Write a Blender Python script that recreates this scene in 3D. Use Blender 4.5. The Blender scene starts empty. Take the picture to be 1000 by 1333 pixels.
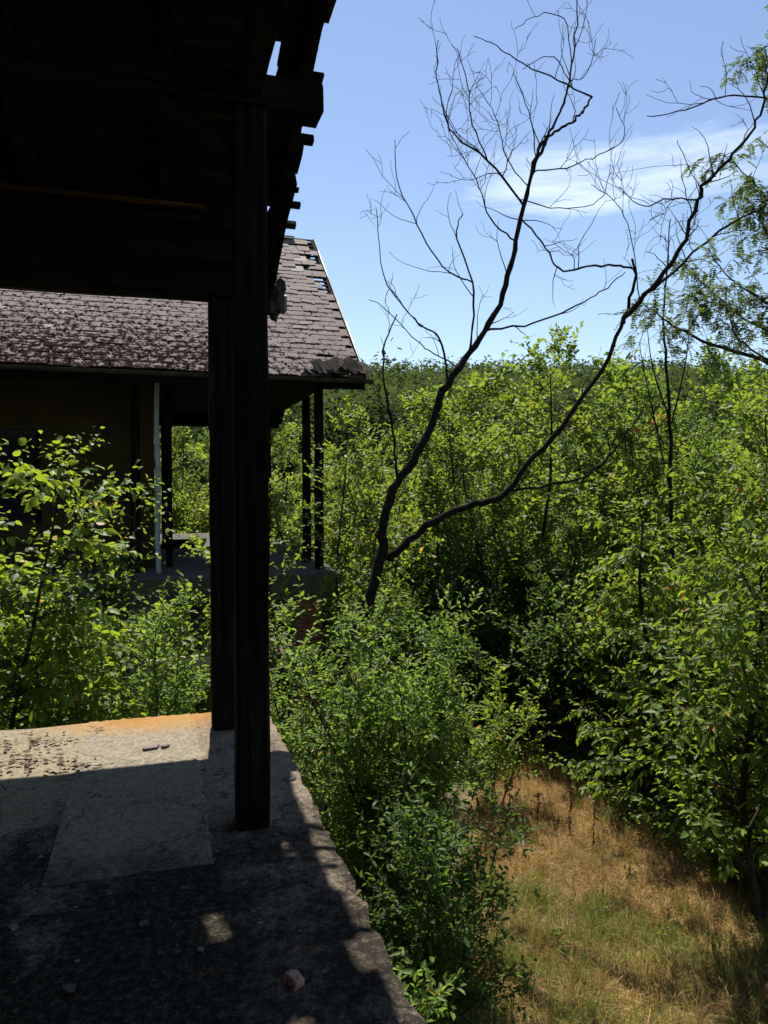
import bpy, bmesh, math
import numpy as np
from mathutils import Vector, Matrix, Euler

# ------------------------------------------------------------------ camera, sky, sun, exposure
scene = bpy.context.scene
COL = scene.collection
EYE = 4.6                      # camera height above the ground; the terrace lies at 3.0
R = math.radians
cam_d = bpy.data.cameras.new('camera')
cam = bpy.data.objects.new('camera', cam_d); COL.objects.link(cam)
cam.location = (0, 0, EYE)
cam.rotation_euler = (R(88.0), 0, R(-17.0))
cam_d.sensor_fit = 'VERTICAL'; cam_d.sensor_height = 24.0; cam_d.lens = 24.0 * 970 / 1333
cam_d.clip_start = 0.05; cam_d.clip_end = 3000
scene.camera = cam
bpy.context.view_layer.update()

SUN_EL, SUN_AZ = 60.8, 6.0
world = bpy.data.worlds.new('World'); scene.world = world; world.use_nodes = True
def build_world():
    nt = world.node_tree; nd = nt.nodes; lk = nt.links; nd.clear()
    out = nd.new('ShaderNodeOutputWorld'); bg = nd.new('ShaderNodeBackground'); bg.inputs[1].default_value = 0.081
    sky = nd.new('ShaderNodeTexSky'); sky.sky_type = 'NISHITA'; sky.sun_disc = False
    sky.sun_elevation = R(SUN_EL); sky.sun_rotation = R(SUN_AZ); sky.altitude = 200
    sky.air_density = 1.0; sky.dust_density = 0.15; sky.ozone_density = 0.3
    # thin streaky cirrus, one bank of it standing over the valley
    tc = nd.new('ShaderNodeTexCoord')
    mp = nd.new('ShaderNodeMapping'); mp.inputs['Scale'].default_value = (2.2, 2.2, 17.0)
    mp.inputs['Rotation'].default_value = (0, R(6), 0)
    lk.new(tc.outputs['Generated'], mp.inputs['Vector'])
    nz = nd.new('ShaderNodeTexNoise'); nz.inputs['Scale'].default_value = 2.3; nz.inputs['Detail'].default_value = 7
    nz.inputs['Roughness'].default_value = 0.62; nz.inputs['Distortion'].default_value = 0.5
    lk.new(mp.outputs[0], nz.inputs['Vector'])
    az, el = R(33.0), R(21.5)
    c = (math.sin(az) * math.cos(el), math.cos(az) * math.cos(el), math.sin(el))
    sub = nd.new('ShaderNodeVectorMath'); sub.operation = 'SUBTRACT'; sub.inputs[1].default_value = c
    lk.new(tc.outputs['Generated'], sub.inputs[0])
    sc_ = nd.new('ShaderNodeVectorMath'); sc_.operation = 'MULTIPLY'; sc_.inputs[1].default_value = (3.3, 3.3, 14.0)
    lk.new(sub.outputs[0], sc_.inputs[0])
    ln = nd.new('ShaderNodeVectorMath'); ln.operation = 'LENGTH'; lk.new(sc_.outputs[0], ln.inputs[0])
    mr = nd.new('ShaderNodeMapRange'); mr.inputs[1].default_value = 0.25; mr.inputs[2].default_value = 1.0
    mr.inputs[3].default_value = 0.42; mr.inputs[4].default_value = 0.0; mr.interpolation_type = 'SMOOTHSTEP'
    lk.new(ln.outputs['Value'], mr.inputs[0])
    ad = nd.new('ShaderNodeMath'); ad.operation = 'ADD'; lk.new(nz.outputs[0], ad.inputs[0]); lk.new(mr.outputs[0], ad.inputs[1])
    rp = nd.new('ShaderNodeMapRange'); rp.inputs[1].default_value = 0.70; rp.inputs[2].default_value = 1.25
    rp.inputs[3].default_value = 0; rp.inputs[4].default_value = 0.52; lk.new(ad.outputs[0], rp.inputs[0])
    mx = nd.new('ShaderNodeMix'); mx.data_type = 'RGBA'; lk.new(rp.outputs[0], mx.inputs[0])
    lk.new(sky.outputs[0], mx.inputs[6]); mx.inputs[7].default_value = (10.5, 11.2, 12.2, 1)
    lk.new(mx.outputs[2], bg.inputs[0]); lk.new(bg.outputs[0], out.inputs[0])
build_world()
sun_d = bpy.data.lights.new('sun', 'SUN'); sun_d.energy = 5.0; sun_d.angle = R(0.53); sun_d.color = (1.0, 0.95, 0.86)
sun = bpy.data.objects.new('sun', sun_d); COL.objects.link(sun); sun.location = (0, 20, 40)
SV = Vector((math.sin(R(SUN_AZ)) * math.cos(R(SUN_EL)), math.cos(R(SUN_AZ)) * math.cos(R(SUN_EL)), math.sin(R(SUN_EL))))
sun.rotation_euler = SV.to_track_quat('Z', 'Y').to_euler()
vs = scene.view_settings
vs.view_transform = 'Standard'; vs.look = 'None'; vs.gamma = 1.0; vs.exposure = 0.98; vs.use_curve_mapping = False
scene.cycles.max_bounces = 8; scene.cycles.diffuse_bounces = 2; scene.cycles.glossy_bounces = 2
scene.cycles.transmission_bounces = 4; scene.cycles.transparent_max_bounces = 4
scene.cycles.use_denoising = True

# ------------------------------------------------------------------ helpers
CM = np.array(cam.matrix_world.to_3x3())
FW = np.array([math.sin(R(17)), math.cos(R(17)), 0.0])
def P(px, py, zc):
    """world point seen at photograph pixel (px, py), zc metres ahead of the camera"""
    d = CM @ np.array([(px - 500) / 970.0, -(py - 666.5) / 970.0, -1.0])
    return np.array([0, 0, EYE]) + d * (zc / (d @ FW))
def G(px, py, z=0.0):
    d = CM @ np.array([(px - 500) / 970.0, -(py - 666.5) / 970.0, -1.0])
    return np.array([0, 0, EYE]) + d * ((z - EYE) / d[2])
def proj(p):
    q = CM.T @ (np.asarray(p, float) - np.array([0, 0, EYE]))
    return 500 + 970 * q[0] / -q[2], 666.5 - 970 * q[1] / -q[2], -q[2]

def tag(o, label=None, cat=None, group=None, kind=None):
    if label: o['label'] = label
    if cat: o['category'] = cat
    if group: o['group'] = group
    if kind: o['kind'] = kind
    return o
def empty(name, loc=(0, 0, 0), rz=0, s=1.0):
    o = bpy.data.objects.new(name, None); COL.objects.link(o); o.empty_display_size = 0.3
    o.location = loc; o.rotation_euler = (0, 0, rz); o.scale = (s, s, s)
    return o
def link(name, me, parent=None):
    o = bpy.data.objects.new(name, me); COL.objects.link(o)
    if parent: o.parent = parent
    return o
def fast_mesh(name, V, faces_list, mat, smooth=False):
    """V (n,3); faces_list: list of int arrays (m,k)"""
    me = bpy.data.meshes.new(name)
    V = np.asarray(V, np.float32)
    me.vertices.add(len(V)); me.vertices.foreach_set('co', V.ravel())
    tot = np.concatenate([np.full(len(f), f.shape[1], np.int32) for f in faces_list])
    idx = np.concatenate([f.ravel() for f in faces_list]).astype(np.int32)
    st = np.concatenate([[0], np.cumsum(tot)[:-1]]).astype(np.int32)
    me.loops.add(len(idx)); me.loops.foreach_set('vertex_index', idx)
    me.polygons.add(len(tot)); me.polygons.foreach_set('loop_start', st)
    try: me.polygons.foreach_set('loop_total', tot)
    except Exception: pass
    if smooth: me.polygons.foreach_set('use_smooth', np.ones(len(tot), bool))
    me.update(calc_edges=True); me.validate()
    if mat: me.materials.append(mat)
    return me
def box_mesh(name, sx, sy, sz, mat, bev=0.0, seg=1, cuts=0, rough=0.0, seed=0):
    bm = bmesh.new(); bmesh.ops.create_cube(bm, size=1.0)
    bmesh.ops.scale(bm, vec=(sx, sy, sz), verts=bm.verts)
    if bev: bmesh.ops.bevel(bm, geom=bm.edges[:], offset=bev, segments=seg, affect='EDGES', profile=0.6)
    if rough:
        ax = int(np.argmax((sx, sy, sz))); n = [0, 0, 0]; n[ax] = 1
        L = (sx, sy, sz)[ax]
        for k in range(1, cuts + 1):
            co = [0, 0, 0]; co[ax] = -L / 2 + L * k / (cuts + 1)
            bmesh.ops.bisect_plane(bm, geom=bm.verts[:] + bm.edges[:] + bm.faces[:], plane_co=co, plane_no=n)
        rng = np.random.default_rng(seed)
        for v in bm.verts:
            v.co += Vector(rng.normal(0, rough, 3))
    me = bpy.data.meshes.new(name); bm.to_mesh(me); bm.free(); me.materials.append(mat)
    return me
def box(name, x0, x1, y0, y1, z0, z1, mat, parent=None, bev=0.006, cuts=0, rough=0.0, seed=0):
    me = box_mesh(name, x1 - x0, y1 - y0, z1 - z0, mat, bev, 1, cuts, rough, seed)
    o = link(name, me, parent); o.location = ((x0 + x1) / 2, (y0 + y1) / 2, (z0 + z1) / 2)
    return o

# ------------------------------------------------------------------ materials
def newmat(name):
    m = bpy.data.materials.new(name); m.use_nodes = True
    nt = m.node_tree; b = nt.nodes['Principled BSDF']
    return m, nt, nt.nodes, nt.links, b
def noise(nd, lk, vec, scale, detail=5, rough=0.6, dist=0.0):
    n = nd.new('ShaderNodeTexNoise'); n.inputs['Scale'].default_value = scale; n.inputs['Detail'].default_value = detail
    n.inputs['Roughness'].default_value = rough; n.inputs['Distortion'].default_value = dist
    if vec is not None: lk.new(vec, n.inputs['Vector'])
    return n.outputs[0]
def ramp(nd, lk, fac, stops):
    r = nd.new('ShaderNodeValToRGB'); e = r.color_ramp.elements
    while len(e) < len(stops): e.new(0.5)
    for i, (p, c) in enumerate(stops):
        e[i].position = p; e[i].color = (*c, 1)
    if fac is not None: lk.new(fac, r.inputs[0])
    return r.outputs[0]
def mrange(nd, lk, v, a, b, c=0.0, d=1.0):
    m = nd.new('ShaderNodeMapRange'); lk.new(v, m.inputs[0])
    for i, x in enumerate((a, b, c, d)): m.inputs[i + 1].default_value = x
    return m.outputs[0]
def mixc(nd, lk, f, a, b, mode='MIX'):
    m = nd.new('ShaderNodeMix'); m.data_type = 'RGBA'; m.blend_type = mode
    for s, x in ((0, f), (6, a), (7, b)):
        if hasattr(x, 'is_linked'): lk.new(x, m.inputs[s])
        elif isinstance(x, (tuple, list)): m.inputs[s].default_value = (*x, 1)
        else: m.inputs[s].default_value = x
    return m.outputs[2]
def math2(nd, lk, op, a, b=None):
    m = nd.new('ShaderNodeMath'); m.operation = op
    for i, x in enumerate((a, b)):
        if x is None: continue
        if hasattr(x, 'is_linked'): lk.new(x, m.inputs[i])
        else: m.inputs[i].default_value = x
    return m.outputs[0]
def bump(nd, lk, bsdf, h, strength, dist=0.02):
    b = nd.new('ShaderNodeBump'); b.inputs['Strength'].default_value = strength; b.inputs['Distance'].default_value = dist
    lk.new(h, b.inputs['Height']); lk.new(b.outputs[0], bsdf.inputs['Normal'])
def posv(nd):
    return nd.new('ShaderNodeNewGeometry').outputs['Position']
def objv(nd):
    return nd.new('ShaderNodeTexCoord').outputs['Object']
def scaled(nd, lk, vec, s, rot=(0, 0, 0)):
    m = nd.new('ShaderNodeMapping'); m.inputs['Scale'].default_value = s; m.inputs['Rotation'].default_value = rot
    lk.new(vec, m.inputs[0]); return m.outputs[0]

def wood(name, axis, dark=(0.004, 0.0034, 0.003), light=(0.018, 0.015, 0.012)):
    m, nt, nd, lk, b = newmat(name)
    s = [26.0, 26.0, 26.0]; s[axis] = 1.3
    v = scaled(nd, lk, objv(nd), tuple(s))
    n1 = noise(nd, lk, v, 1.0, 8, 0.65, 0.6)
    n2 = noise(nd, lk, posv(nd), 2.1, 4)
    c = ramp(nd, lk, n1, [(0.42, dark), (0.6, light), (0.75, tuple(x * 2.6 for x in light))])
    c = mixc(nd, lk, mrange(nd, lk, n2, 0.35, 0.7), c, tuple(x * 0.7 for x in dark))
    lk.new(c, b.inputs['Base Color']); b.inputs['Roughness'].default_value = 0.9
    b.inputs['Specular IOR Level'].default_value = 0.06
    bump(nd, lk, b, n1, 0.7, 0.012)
    return m
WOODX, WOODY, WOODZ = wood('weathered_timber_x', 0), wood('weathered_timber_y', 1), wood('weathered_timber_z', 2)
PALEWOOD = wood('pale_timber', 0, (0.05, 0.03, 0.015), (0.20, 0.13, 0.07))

def leafmat(name, c0, c1, trans, rough=0.5, fac=0.45, accent=None, accent_p=0.03, nscale=0.9, nw=0.4):
    m, nt, nd, lk, b = newmat(name)
    g = nd.new('ShaderNodeNewGeometry'); oi = nd.new('ShaderNodeObjectInfo')
    r = math2(nd, lk, 'FRACT', math2(nd, lk, 'ADD', g.outputs['Random Per Island'], oi.outputs['Random']))
    n2 = mrange(nd, lk, noise(nd, lk, g.outputs['Position'], nscale, 2), 0.3, 0.7)
    f = math2(nd, lk, 'ADD', math2(nd, lk, 'MULTIPLY', r, 1.0 - nw), math2(nd, lk, 'MULTIPLY', n2, nw))
    stops = [(0.05, c0), (0.85, c1)]
    col = ramp(nd, lk, f, stops)
    tcol = mixc(nd, lk, f, tuple(x * 0.7 for x in trans), trans)
    if accent:
        sel = math2(nd, lk, 'GREATER_THAN', math2(nd, lk, 'ADD', g.outputs['Random Per Island'], mrange(nd, lk, noise(nd, lk, g.outputs['Position'], 1.3, 2), 0.35, 0.72, -0.12, 0.1)), 1.0 - accent_p)
        col = mixc(nd, lk, sel, col, accent); tcol = mixc(nd, lk, sel, tcol, tuple(min(1, x * 1.6) for x in accent))
    lk.new(col, b.inputs['Base Color']); b.inputs['Roughness'].default_value = rough
    b.inputs['Specular IOR Level'].default_value = 0.22
    t = nd.new('ShaderNodeBsdfTranslucent'); lk.new(tcol, t.inputs[0])
    mx = nd.new('ShaderNodeMixShader'); mx.inputs[0].default_value = fac
    lk.new(b.outputs[0], mx.inputs[1]); lk.new(t.outputs[0], mx.inputs[2])
    lk.new(mx.outputs[0], nd['Material Output'].inputs[0])
    return m
L_SHRUB = leafmat('shrub_leaf', (0.04, 0.09, 0.016), (0.12, 0.19, 0.034), (0.30, 0.45, 0.048), accent=(0.32, 0.22, 0.05), accent_p=0.015)
L_BROAD = leafmat('broad_leaf', (0.045, 0.095, 0.012), (0.11, 0.18, 0.02), (0.37, 0.48, 0.03), accent=(0.33, 0.22, 0.04), accent_p=0.012)
L_CHERRY = leafmat('hanging_leaf', (0.04, 0.085, 0.012), (0.11, 0.17, 0.02), (0.30, 0.43, 0.03), accent=(0.30, 0.13, 0.03), accent_p=0.02)
L_LOCUST = leafmat('locust_leaf', (0.03, 0.06, 0.016), (0.065, 0.10, 0.025), (0.15, 0.22, 0.035))
L_WOOD_A = leafmat('thicket_leaf_a', (0.034, 0.076, 0.012), (0.10, 0.155, 0.022), (0.29, 0.41, 0.035))
L_WOOD_B = leafmat('thicket_leaf_b', (0.045, 0.078, 0.012), (0.125, 0.165, 0.02), (0.33, 0.41, 0.03), accent=(0.28, 0.12, 0.03), accent_p=0.012)
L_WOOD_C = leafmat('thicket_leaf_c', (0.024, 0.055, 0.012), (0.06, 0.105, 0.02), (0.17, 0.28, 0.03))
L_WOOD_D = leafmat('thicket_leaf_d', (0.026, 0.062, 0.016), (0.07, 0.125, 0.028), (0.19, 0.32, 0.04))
L_FAR = leafmat('far_wood_leaf', (0.016, 0.038, 0.010), (0.055, 0.085, 0.018), (0.10, 0.14, 0.025), 0.95, 0.35, None, 0, 0.13, 0.6)
L_DRYGRASS = leafmat('dry_grass_blade', (0.23, 0.135, 0.045), (0.48, 0.315, 0.118), (0.52, 0.34, 0.12), 0.7, 0.3)
L_GRASS = leafmat('green_grass_blade', (0.06, 0.095, 0.02), (0.15, 0.17, 0.04), (0.30, 0.36, 0.06), 0.6, 0.35)
L_DEADLEAF = leafmat('dead_leaf', (0.03, 0.02, 0.013), (0.10, 0.065, 0.04), (0.12, 0.06, 0.02), 0.8, 0.15)

def barkmat(name, a, b_, scale=30):
    m, nt, nd, lk, b = newmat(name)
    n = noise(nd, lk, scaled(nd, lk, posv(nd), (1, 1, 0.25)), scale, 6)
    lk.new(ramp(nd, lk, n, [(0.3, a), (0.7, b_)]), b.inputs['Base Color']); b.inputs['Roughness'].default_value = 0.9
    b.inputs['Specular IOR Level'].default_value = 0.05
    bump(nd, lk, b, n, 0.6, 0.01)
    return m
BARK = barkmat('bark', (0.014, 0.011, 0.008), (0.055, 0.045, 0.033))
DEADBARK = barkmat('dead_bark', (0.006, 0.005, 0.004), (0.026, 0.021, 0.017), 40)
STALK = barkmat('dry_stalk', (0.03, 0.022, 0.014), (0.10, 0.07, 0.04), 40)

def concrete(name, base, dark, lich=0.5, seed=0.0, orange=False, moss_or_shade=0.0):
    m, nt, nd, lk, b = newmat(name)
    p = posv(nd)
    off = nd.new('ShaderNodeVectorMath'); off.operation = 'ADD'; off.inputs[1].default_value = (seed, seed * 1.7, 0); lk.new(p, off.inputs[0]); p = off.outputs[0]
    big = noise(nd, lk, p, 1.6, 6, 0.65, 0.4); mid = noise(nd, lk, p, 13, 10, 0.75, 0.3); fine = noise(nd, lk, p, 48, 7, 0.85)
    c = ramp(nd, lk, mid, [(0.3, tuple(x * 0.62 for x in base)), (0.5, base), (0.75, tuple(min(1, x * 1.3) for x in base))])
    c = mixc(nd, lk, math2(nd, lk, 'MULTIPLY', mrange(nd, lk, fine, 0.47, 0.60), 0.7), c, tuple(x * 0.32 for x in base))
    c = mixc(nd, lk, math2(nd, lk, 'MULTIPLY', mrange(nd, lk, fine, 0.44, 0.34), 0.6), c, tuple(min(1, x * 1.55) for x in base))
    mask = math2(nd, lk, 'ADD', math2(nd, lk, 'MULTIPLY', big, 0.45), math2(nd, lk, 'ADD', math2(nd, lk, 'MULTIPLY', mid, 0.35), math2(nd, lk, 'MULTIPLY', fine, 0.2)))
    if moss_or_shade:       # black algae crust with porch shade painted in, darker towards the house
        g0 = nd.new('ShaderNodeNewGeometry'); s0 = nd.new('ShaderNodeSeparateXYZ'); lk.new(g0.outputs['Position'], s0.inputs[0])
        mask = math2(nd, lk, 'ADD', mask, mrange(nd, lk, s0.outputs[1], 4.3, 2.6, -0.07, moss_or_shade))
    grit = noise(nd, lk, p, 30, 9, 0.9)
    dk = mixc(nd, lk, mrange(nd, lk, grit, 0.50, 0.62), dark, tuple(x * 0.5 for x in base))
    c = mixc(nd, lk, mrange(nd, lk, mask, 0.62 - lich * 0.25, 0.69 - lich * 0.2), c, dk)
    sp = nd.new('ShaderNodeTexVoronoi'); sp.inputs['Scale'].default_value = 16; lk.new(p, sp.inputs[0])
    spot = math2(nd, lk, 'MULTIPLY', math2(nd, lk, 'LESS_THAN', math2(nd, lk, 'ADD', sp.outputs['Distance'], math2(nd, lk, 'MULTIPLY', fine, 0.5)), 0.44), mrange(nd, lk, noise(nd, lk, p, 5, 2), 0.58, 0.66))
    c = mixc(nd, lk, math2(nd, lk, 'MULTIPLY', spot, 0.6), c, tuple(min(1, x * 1.5) for x in base))
    if orange:     # rusty orange lichen film along the outer lip beside the post
        g = nd.new('ShaderNodeNewGeometry'); sx = nd.new('ShaderNodeSeparateXYZ'); lk.new(g.outputs['Position'], sx.inputs[0])
        ex = math2(nd, lk, 'MULTIPLY', math2(nd, lk, 'SUBTRACT', sx.outputs[0], 0.0), 1.15)
        ey = math2(nd, lk, 'MULTIPLY', math2(nd, lk, 'SUBTRACT', sx.outputs[1], 5.38), 2.1)
        dd = math2(nd, lk, 'ADD', math2(nd, lk, 'MULTIPLY', ex, ex), math2(nd, lk, 'MULTIPLY', ey, ey))
        o = mrange(nd, lk, math2(nd, lk, 'ADD', dd, math2(nd, lk, 'MULTIPLY', mid, 1.4)), 0.65, 1.55, 0.85, 0.0)
        c = mixc(nd, lk, o, c, mixc(nd, lk, fine, (0.42, 0.18, 0.022), (0.26, 0.15, 0.05)))
    wv = nd.new('ShaderNodeVectorMath'); wv.operation = 'ADD'; lk.new(p, wv.inputs[0])
    wn = nd.new('ShaderNodeTexNoise'); wn.inputs['Scale'].default_value = 4.0; wn.inputs['Detail'].default_value = 5; lk.new(p, wn.inputs['Vector'])
    ws = nd.new('ShaderNodeVectorMath'); ws.operation = 'SCALE'; ws.inputs['Scale'].default_value = 0.35; lk.new(wn.outputs['Color'], ws.inputs[0]); lk.new(ws.outputs[0], wv.inputs[1])
    vc = nd.new('ShaderNodeTexVoronoi'); vc.feature = 'DISTANCE_TO_EDGE'; vc.inputs['Scale'].default_value = 1.1; lk.new(wv.outputs[0], vc.inputs['Vector'])
    crack = mrange(nd, lk, vc.outputs['Distance'], 0.002, 0.006, 0.7, 0.0)
    c = mixc(nd, lk, crack, c, (0.015, 0.013, 0.010))
    lk.new(c, b.inputs['Base Color']); b.inputs['Roughness'].default_value = 0.95; b.inputs['Specular IOR Level'].default_value = 0.04
    h = math2(nd, lk, 'ADD', math2(nd, lk, 'MULTIPLY', mid, 0.6), math2(nd, lk, 'MULTIPLY', fine, 0.4))
    bump(nd, lk, b, h, 0.8, 0.02)
    return m
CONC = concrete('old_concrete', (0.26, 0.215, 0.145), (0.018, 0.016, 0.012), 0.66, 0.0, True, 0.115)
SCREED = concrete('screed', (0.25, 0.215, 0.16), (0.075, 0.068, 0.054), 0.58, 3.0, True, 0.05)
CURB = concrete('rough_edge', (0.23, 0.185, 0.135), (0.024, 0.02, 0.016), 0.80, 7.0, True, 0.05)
CONC2 = concrete('porch_slab', (0.12, 0.112, 0.095), (0.035, 0.032, 0.027), 0.5, 11.0)

def plain(name, a, b_, scale=6, rough=0.85, bmp=0.3, metal=0.0):
    m, nt, nd, lk, b = newmat(name)
    n = noise(nd, lk, posv(nd), scale, 7, 0.65)
    lk.new(ramp(nd, lk, n, [(0.3, a), (0.7, b_)]), b.inputs['Base Color']); b.inputs['Roughness'].default_value = rough
    b.inputs['Metallic'].default_value = metal; b.inputs['Specular IOR Level'].default_value = 0.12
    bump(nd, lk, b, n, bmp, 0.01)
    return m
PLASTER = plain('ochre_plaster', (0.018, 0.014, 0.004), (0.05, 0.04, 0.012), 1.6)
PLASTER2 = plain('grey_plaster', (0.08, 0.075, 0.065), (0.15, 0.14, 0.12), 2.5)
ZINC = plain('zinc_gutter', (0.10, 0.11, 0.10), (0.24, 0.25, 0.24), 8, 0.55, 0.1, 0.4)
OLDGUTTER = plain('old_gutter', (0.02, 0.017, 0.012), (0.065, 0.055, 0.04), 8, 0.8, 0.1)
PIPE = plain('pale_pipe', (0.20, 0.23, 0.22), (0.34, 0.37, 0.355), 5, 0.6, 0.05)
BRICK = plain('brick', (0.20, 0.065, 0.035), (0.36, 0.14, 0.075), 9)
MORTAR = plain('mortar', (0.14, 0.13, 0.115), (0.26, 0.24, 0.21), 12)
SLATE_BIT = plain('pink_slate', (0.13, 0.09, 0.085), (0.22, 0.16, 0.15), 22)
STONE_BIT = plain('grey_slate', (0.05, 0.047, 0.044), (0.13, 0.12, 0.11), 22)
REDBIT = plain('red_brick_bit', (0.24, 0.12, 0.085), (0.42, 0.25, 0.18), 22)
GLASSDARK, _nt, _nd, _lk, _b = newmat('window_glass'); _b.inputs['Base Color'].default_value = (0.01, 0.011, 0.012, 1); _b.inputs['Roughness'].default_value = 0.12
FASCIA = plain('painted_fascia', (0.045, 0.048, 0.028), (0.085, 0.085, 0.05), 5)
RUBBLE = plain('pale_rubble', (0.30, 0.26, 0.2), (0.46, 0.40, 0.31), 10)

def tilemat():
    m, nt, nd, lk, b = newmat('brown_slate_tile')
    p = posv(nd); g = nd.new('ShaderNodeNewGeometry'); oi = nd.new('ShaderNodeObjectInfo')
    r = math2(nd, lk, 'FRACT', math2(nd, lk, 'ADD', g.outputs['Random Per Island'], oi.outputs['Random']))
    n = noise(nd, lk, p, 7, 7, 0.7)
    c = mixc(nd, lk, n, (0.11, 0.082, 0.072), (0.235, 0.185, 0.165))
    c = mixc(nd, lk, math2(nd, lk, 'MULTIPLY', r, 0.5), c, (0.115, 0.085, 0.08))
    pale = math2(nd, lk, 'GREATER_THAN', r, 0.975)
    c = mixc(nd, lk, math2(nd, lk, 'MULTIPLY', pale, 0.7), c, (0.34, 0.30, 0.27))
    uv = nd.new('ShaderNodeUVMap'); sx = nd.new('ShaderNodeSeparateXYZ'); lk.new(uv.outputs[0], sx.inputs[0])
    fine = noise(nd, lk, p, 15, 6, 0.7)
    eu = math2(nd, lk, 'ABSOLUTE', math2(nd, lk, 'SUBTRACT', sx.outputs[0], 0.5))     # 0.5 at the side edges
    ev = math2(nd, lk, 'ABSOLUTE', math2(nd, lk, 'SUBTRACT', sx.outputs[1], 0.5))
    edge = math2(nd, lk, 'MAXIMUM', eu, ev)
    pz = nd.new('ShaderNodeSeparateXYZ'); lk.new(p, pz.inputs[0])
    low = math2(nd, lk, 'MULTIPLY', mrange(nd, lk, pz.outputs[2], 8.6, 6.8, 0.0, 0.30), mrange(nd, lk, pz.outputs[0], 3.2, 1.0, 0.2, 1.0))   # moss gathers above the eave on the tree-side half
    big = noise(nd, lk, p, 1.1, 3); F_ = mrange(nd, lk, fine, 0.34, 0.66)
    mossv = math2(nd, lk, 'ADD', math2(nd, lk, 'ADD', math2(nd, lk, 'MULTIPLY', F_, 0.55), math2(nd, lk, 'MULTIPLY', edge, 0.45)), math2(nd, lk, 'ADD', low, math2(nd, lk, 'MULTIPLY', big, 0.2)))
    moss_or_shade = mrange(nd, lk, mossv, 0.72, 0.78)
    c = mixc(nd, lk, moss_or_shade, c, mixc(nd, lk, fine, (0.012, 0.008, 0.006), (0.034, 0.021, 0.017)))
    lk.new(c, b.inputs['Base Color']); b.inputs['Roughness'].default_value = 0.85
    lk.new(mrange(nd, lk, moss_or_shade, 0.0, 1.0, 0.16, 0.0), b.inputs['Specular IOR Level'])
    bump(nd, lk, b, math2(nd, lk, 'ADD', math2(nd, lk, 'MULTIPLY', n, 0.5), moss_or_shade), 0.5, 0.012)
    return m
TILE = tilemat()

def groundmat():
    m, nt, nd, lk, b = newmat('forest_floor')
    p = posv(nd); n = noise(nd, lk, p, 0.8, 8, 0.7); f = noise(nd, lk, p, 14, 6, 0.7)
    c = mixc(nd, lk, f, (0.045, 0.032, 0.02), (0.12, 0.09, 0.05))
    c = mixc(nd, lk, mrange(nd, lk, n, 0.45, 0.65), c, (0.045, 0.065, 0.02))
    lk.new(c, b.inputs['Base Color']); b.inputs['Roughness'].default_value = 0.95
    bump(nd, lk, b, f, 0.8, 0.05); return m
def strawmat():
    m, nt, nd, lk, b = newmat('straw_ground')
    p = posv(nd); n = noise(nd, lk, p, 1.3, 6, 0.6); f = noise(nd, lk, p, 30, 7, 0.75); f2 = noise(nd, lk, scaled(nd, lk, p, (5, 50, 5), (0, 0, 0.5)), 1.0, 6, 0.7)
    c = mixc(nd, lk, f, (0.09, 0.05, 0.024), (0.30, 0.185, 0.08))
    c = mixc(nd, lk, mrange(nd, lk, f2, 0.5, 0.65), c, (0.42, 0.30, 0.16))
    c = mixc(nd, lk, mrange(nd, lk, n, 0.52, 0.66), c, (0.13, 0.115, 0.04))
    lk.new(c, b.inputs['Base Color']); b.inputs['Roughness'].default_value = 0.95
    bump(nd, lk, b, math2(nd, lk, 'ADD', f, f2), 0.9, 0.05); return m

# ------------------------------------------------------------------ terrain
def sstep(x, a, b):
    t = np.clip((x - a) / (b - a), 0, 1); return t * t * (3 - 2 * t)
def hgt(x, y):
    f = 0.9563 * y + 0.2924 * x; s = 0.9563 * x - 0.2924 * y
    h = 31.0 * sstep(f, 48, 250) + 1.6 * np.sin(s * 0.021 + 0.6) * sstep(f, 60, 200)
    h = h + 0.25 * np.sin(x * 0.31) * np.sin(y * 0.27) * sstep(f, 14, 22)
    return h
def build_ground():
    a = np.linspace(-1, 1, 150); g = np.sign(a) * (np.abs(a) ** 2.2) * 900
    X, Y = np.meshgrid(g, g + 60, indexing='xy'); Z = hgt(X, Y)
    V = np.stack([X.ravel(), Y.ravel(), Z.ravel()], 1); n = len(g)
    i = np.arange(n - 1)[:, None] * n + np.arange(n - 1)[None]; i = i.ravel()
    F = np.stack([i, i + 1, i + n + 1, i + n], 1)
    o = link('ground', fast_mesh('ground', V, [F], groundmat(), True)); tag(o, 'brown forest floor rising to the wooded hillside', 'ground', kind='structure')
build_ground()
CLEAR_PX = [(640, 975), (690, 972), (735, 990), (800, 1040), (860, 1085), (920, 1120), (1000, 1165), (1080, 1200), (1100, 1420), (900, 1480), (700, 1450), (560, 1400), (575, 1300), (590, 1150), (620, 1050)]
CLEAR = np.array([G(*q)[:2] for q in CLEAR_PX])
def in_poly(p, poly):
    x, y = p[:, 0], p[:, 1]; inside = np.zeros(len(p), bool); n = len(poly); j = n - 1
    for i in range(n):
        xi, yi = poly[i]; xj, yj = poly[j]
        c = ((yi > y) != (yj > y)) & (x < (xj - xi) * (y - yi) / (yj - yi + 1e-12) + xi)
        inside ^= c; j = i
    return inside
def build_clearing():
    rng = np.random.default_rng(3)
    pts = []
    for i in range(len(CLEAR)):
        a, b = CLEAR[i], CLEAR[(i + 1) % len(CLEAR)]
        for t in np.linspace(0, 1, 7)[:-1]:
            pts.append(a + (b - a) * t + rng.normal(0, 0.07, 2))
    V = [(x, y, 0.012) for x, y in pts]
    me = bpy.data.meshes.new('clearing'); me.from_pydata(V, [], [list(range(len(V)))]); me.materials.append(strawmat())
    tag(link('clearing', me), 'patch of sun-dried straw ground between shrub and trees', 'clearing', kind='structure')
build_clearing()

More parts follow.
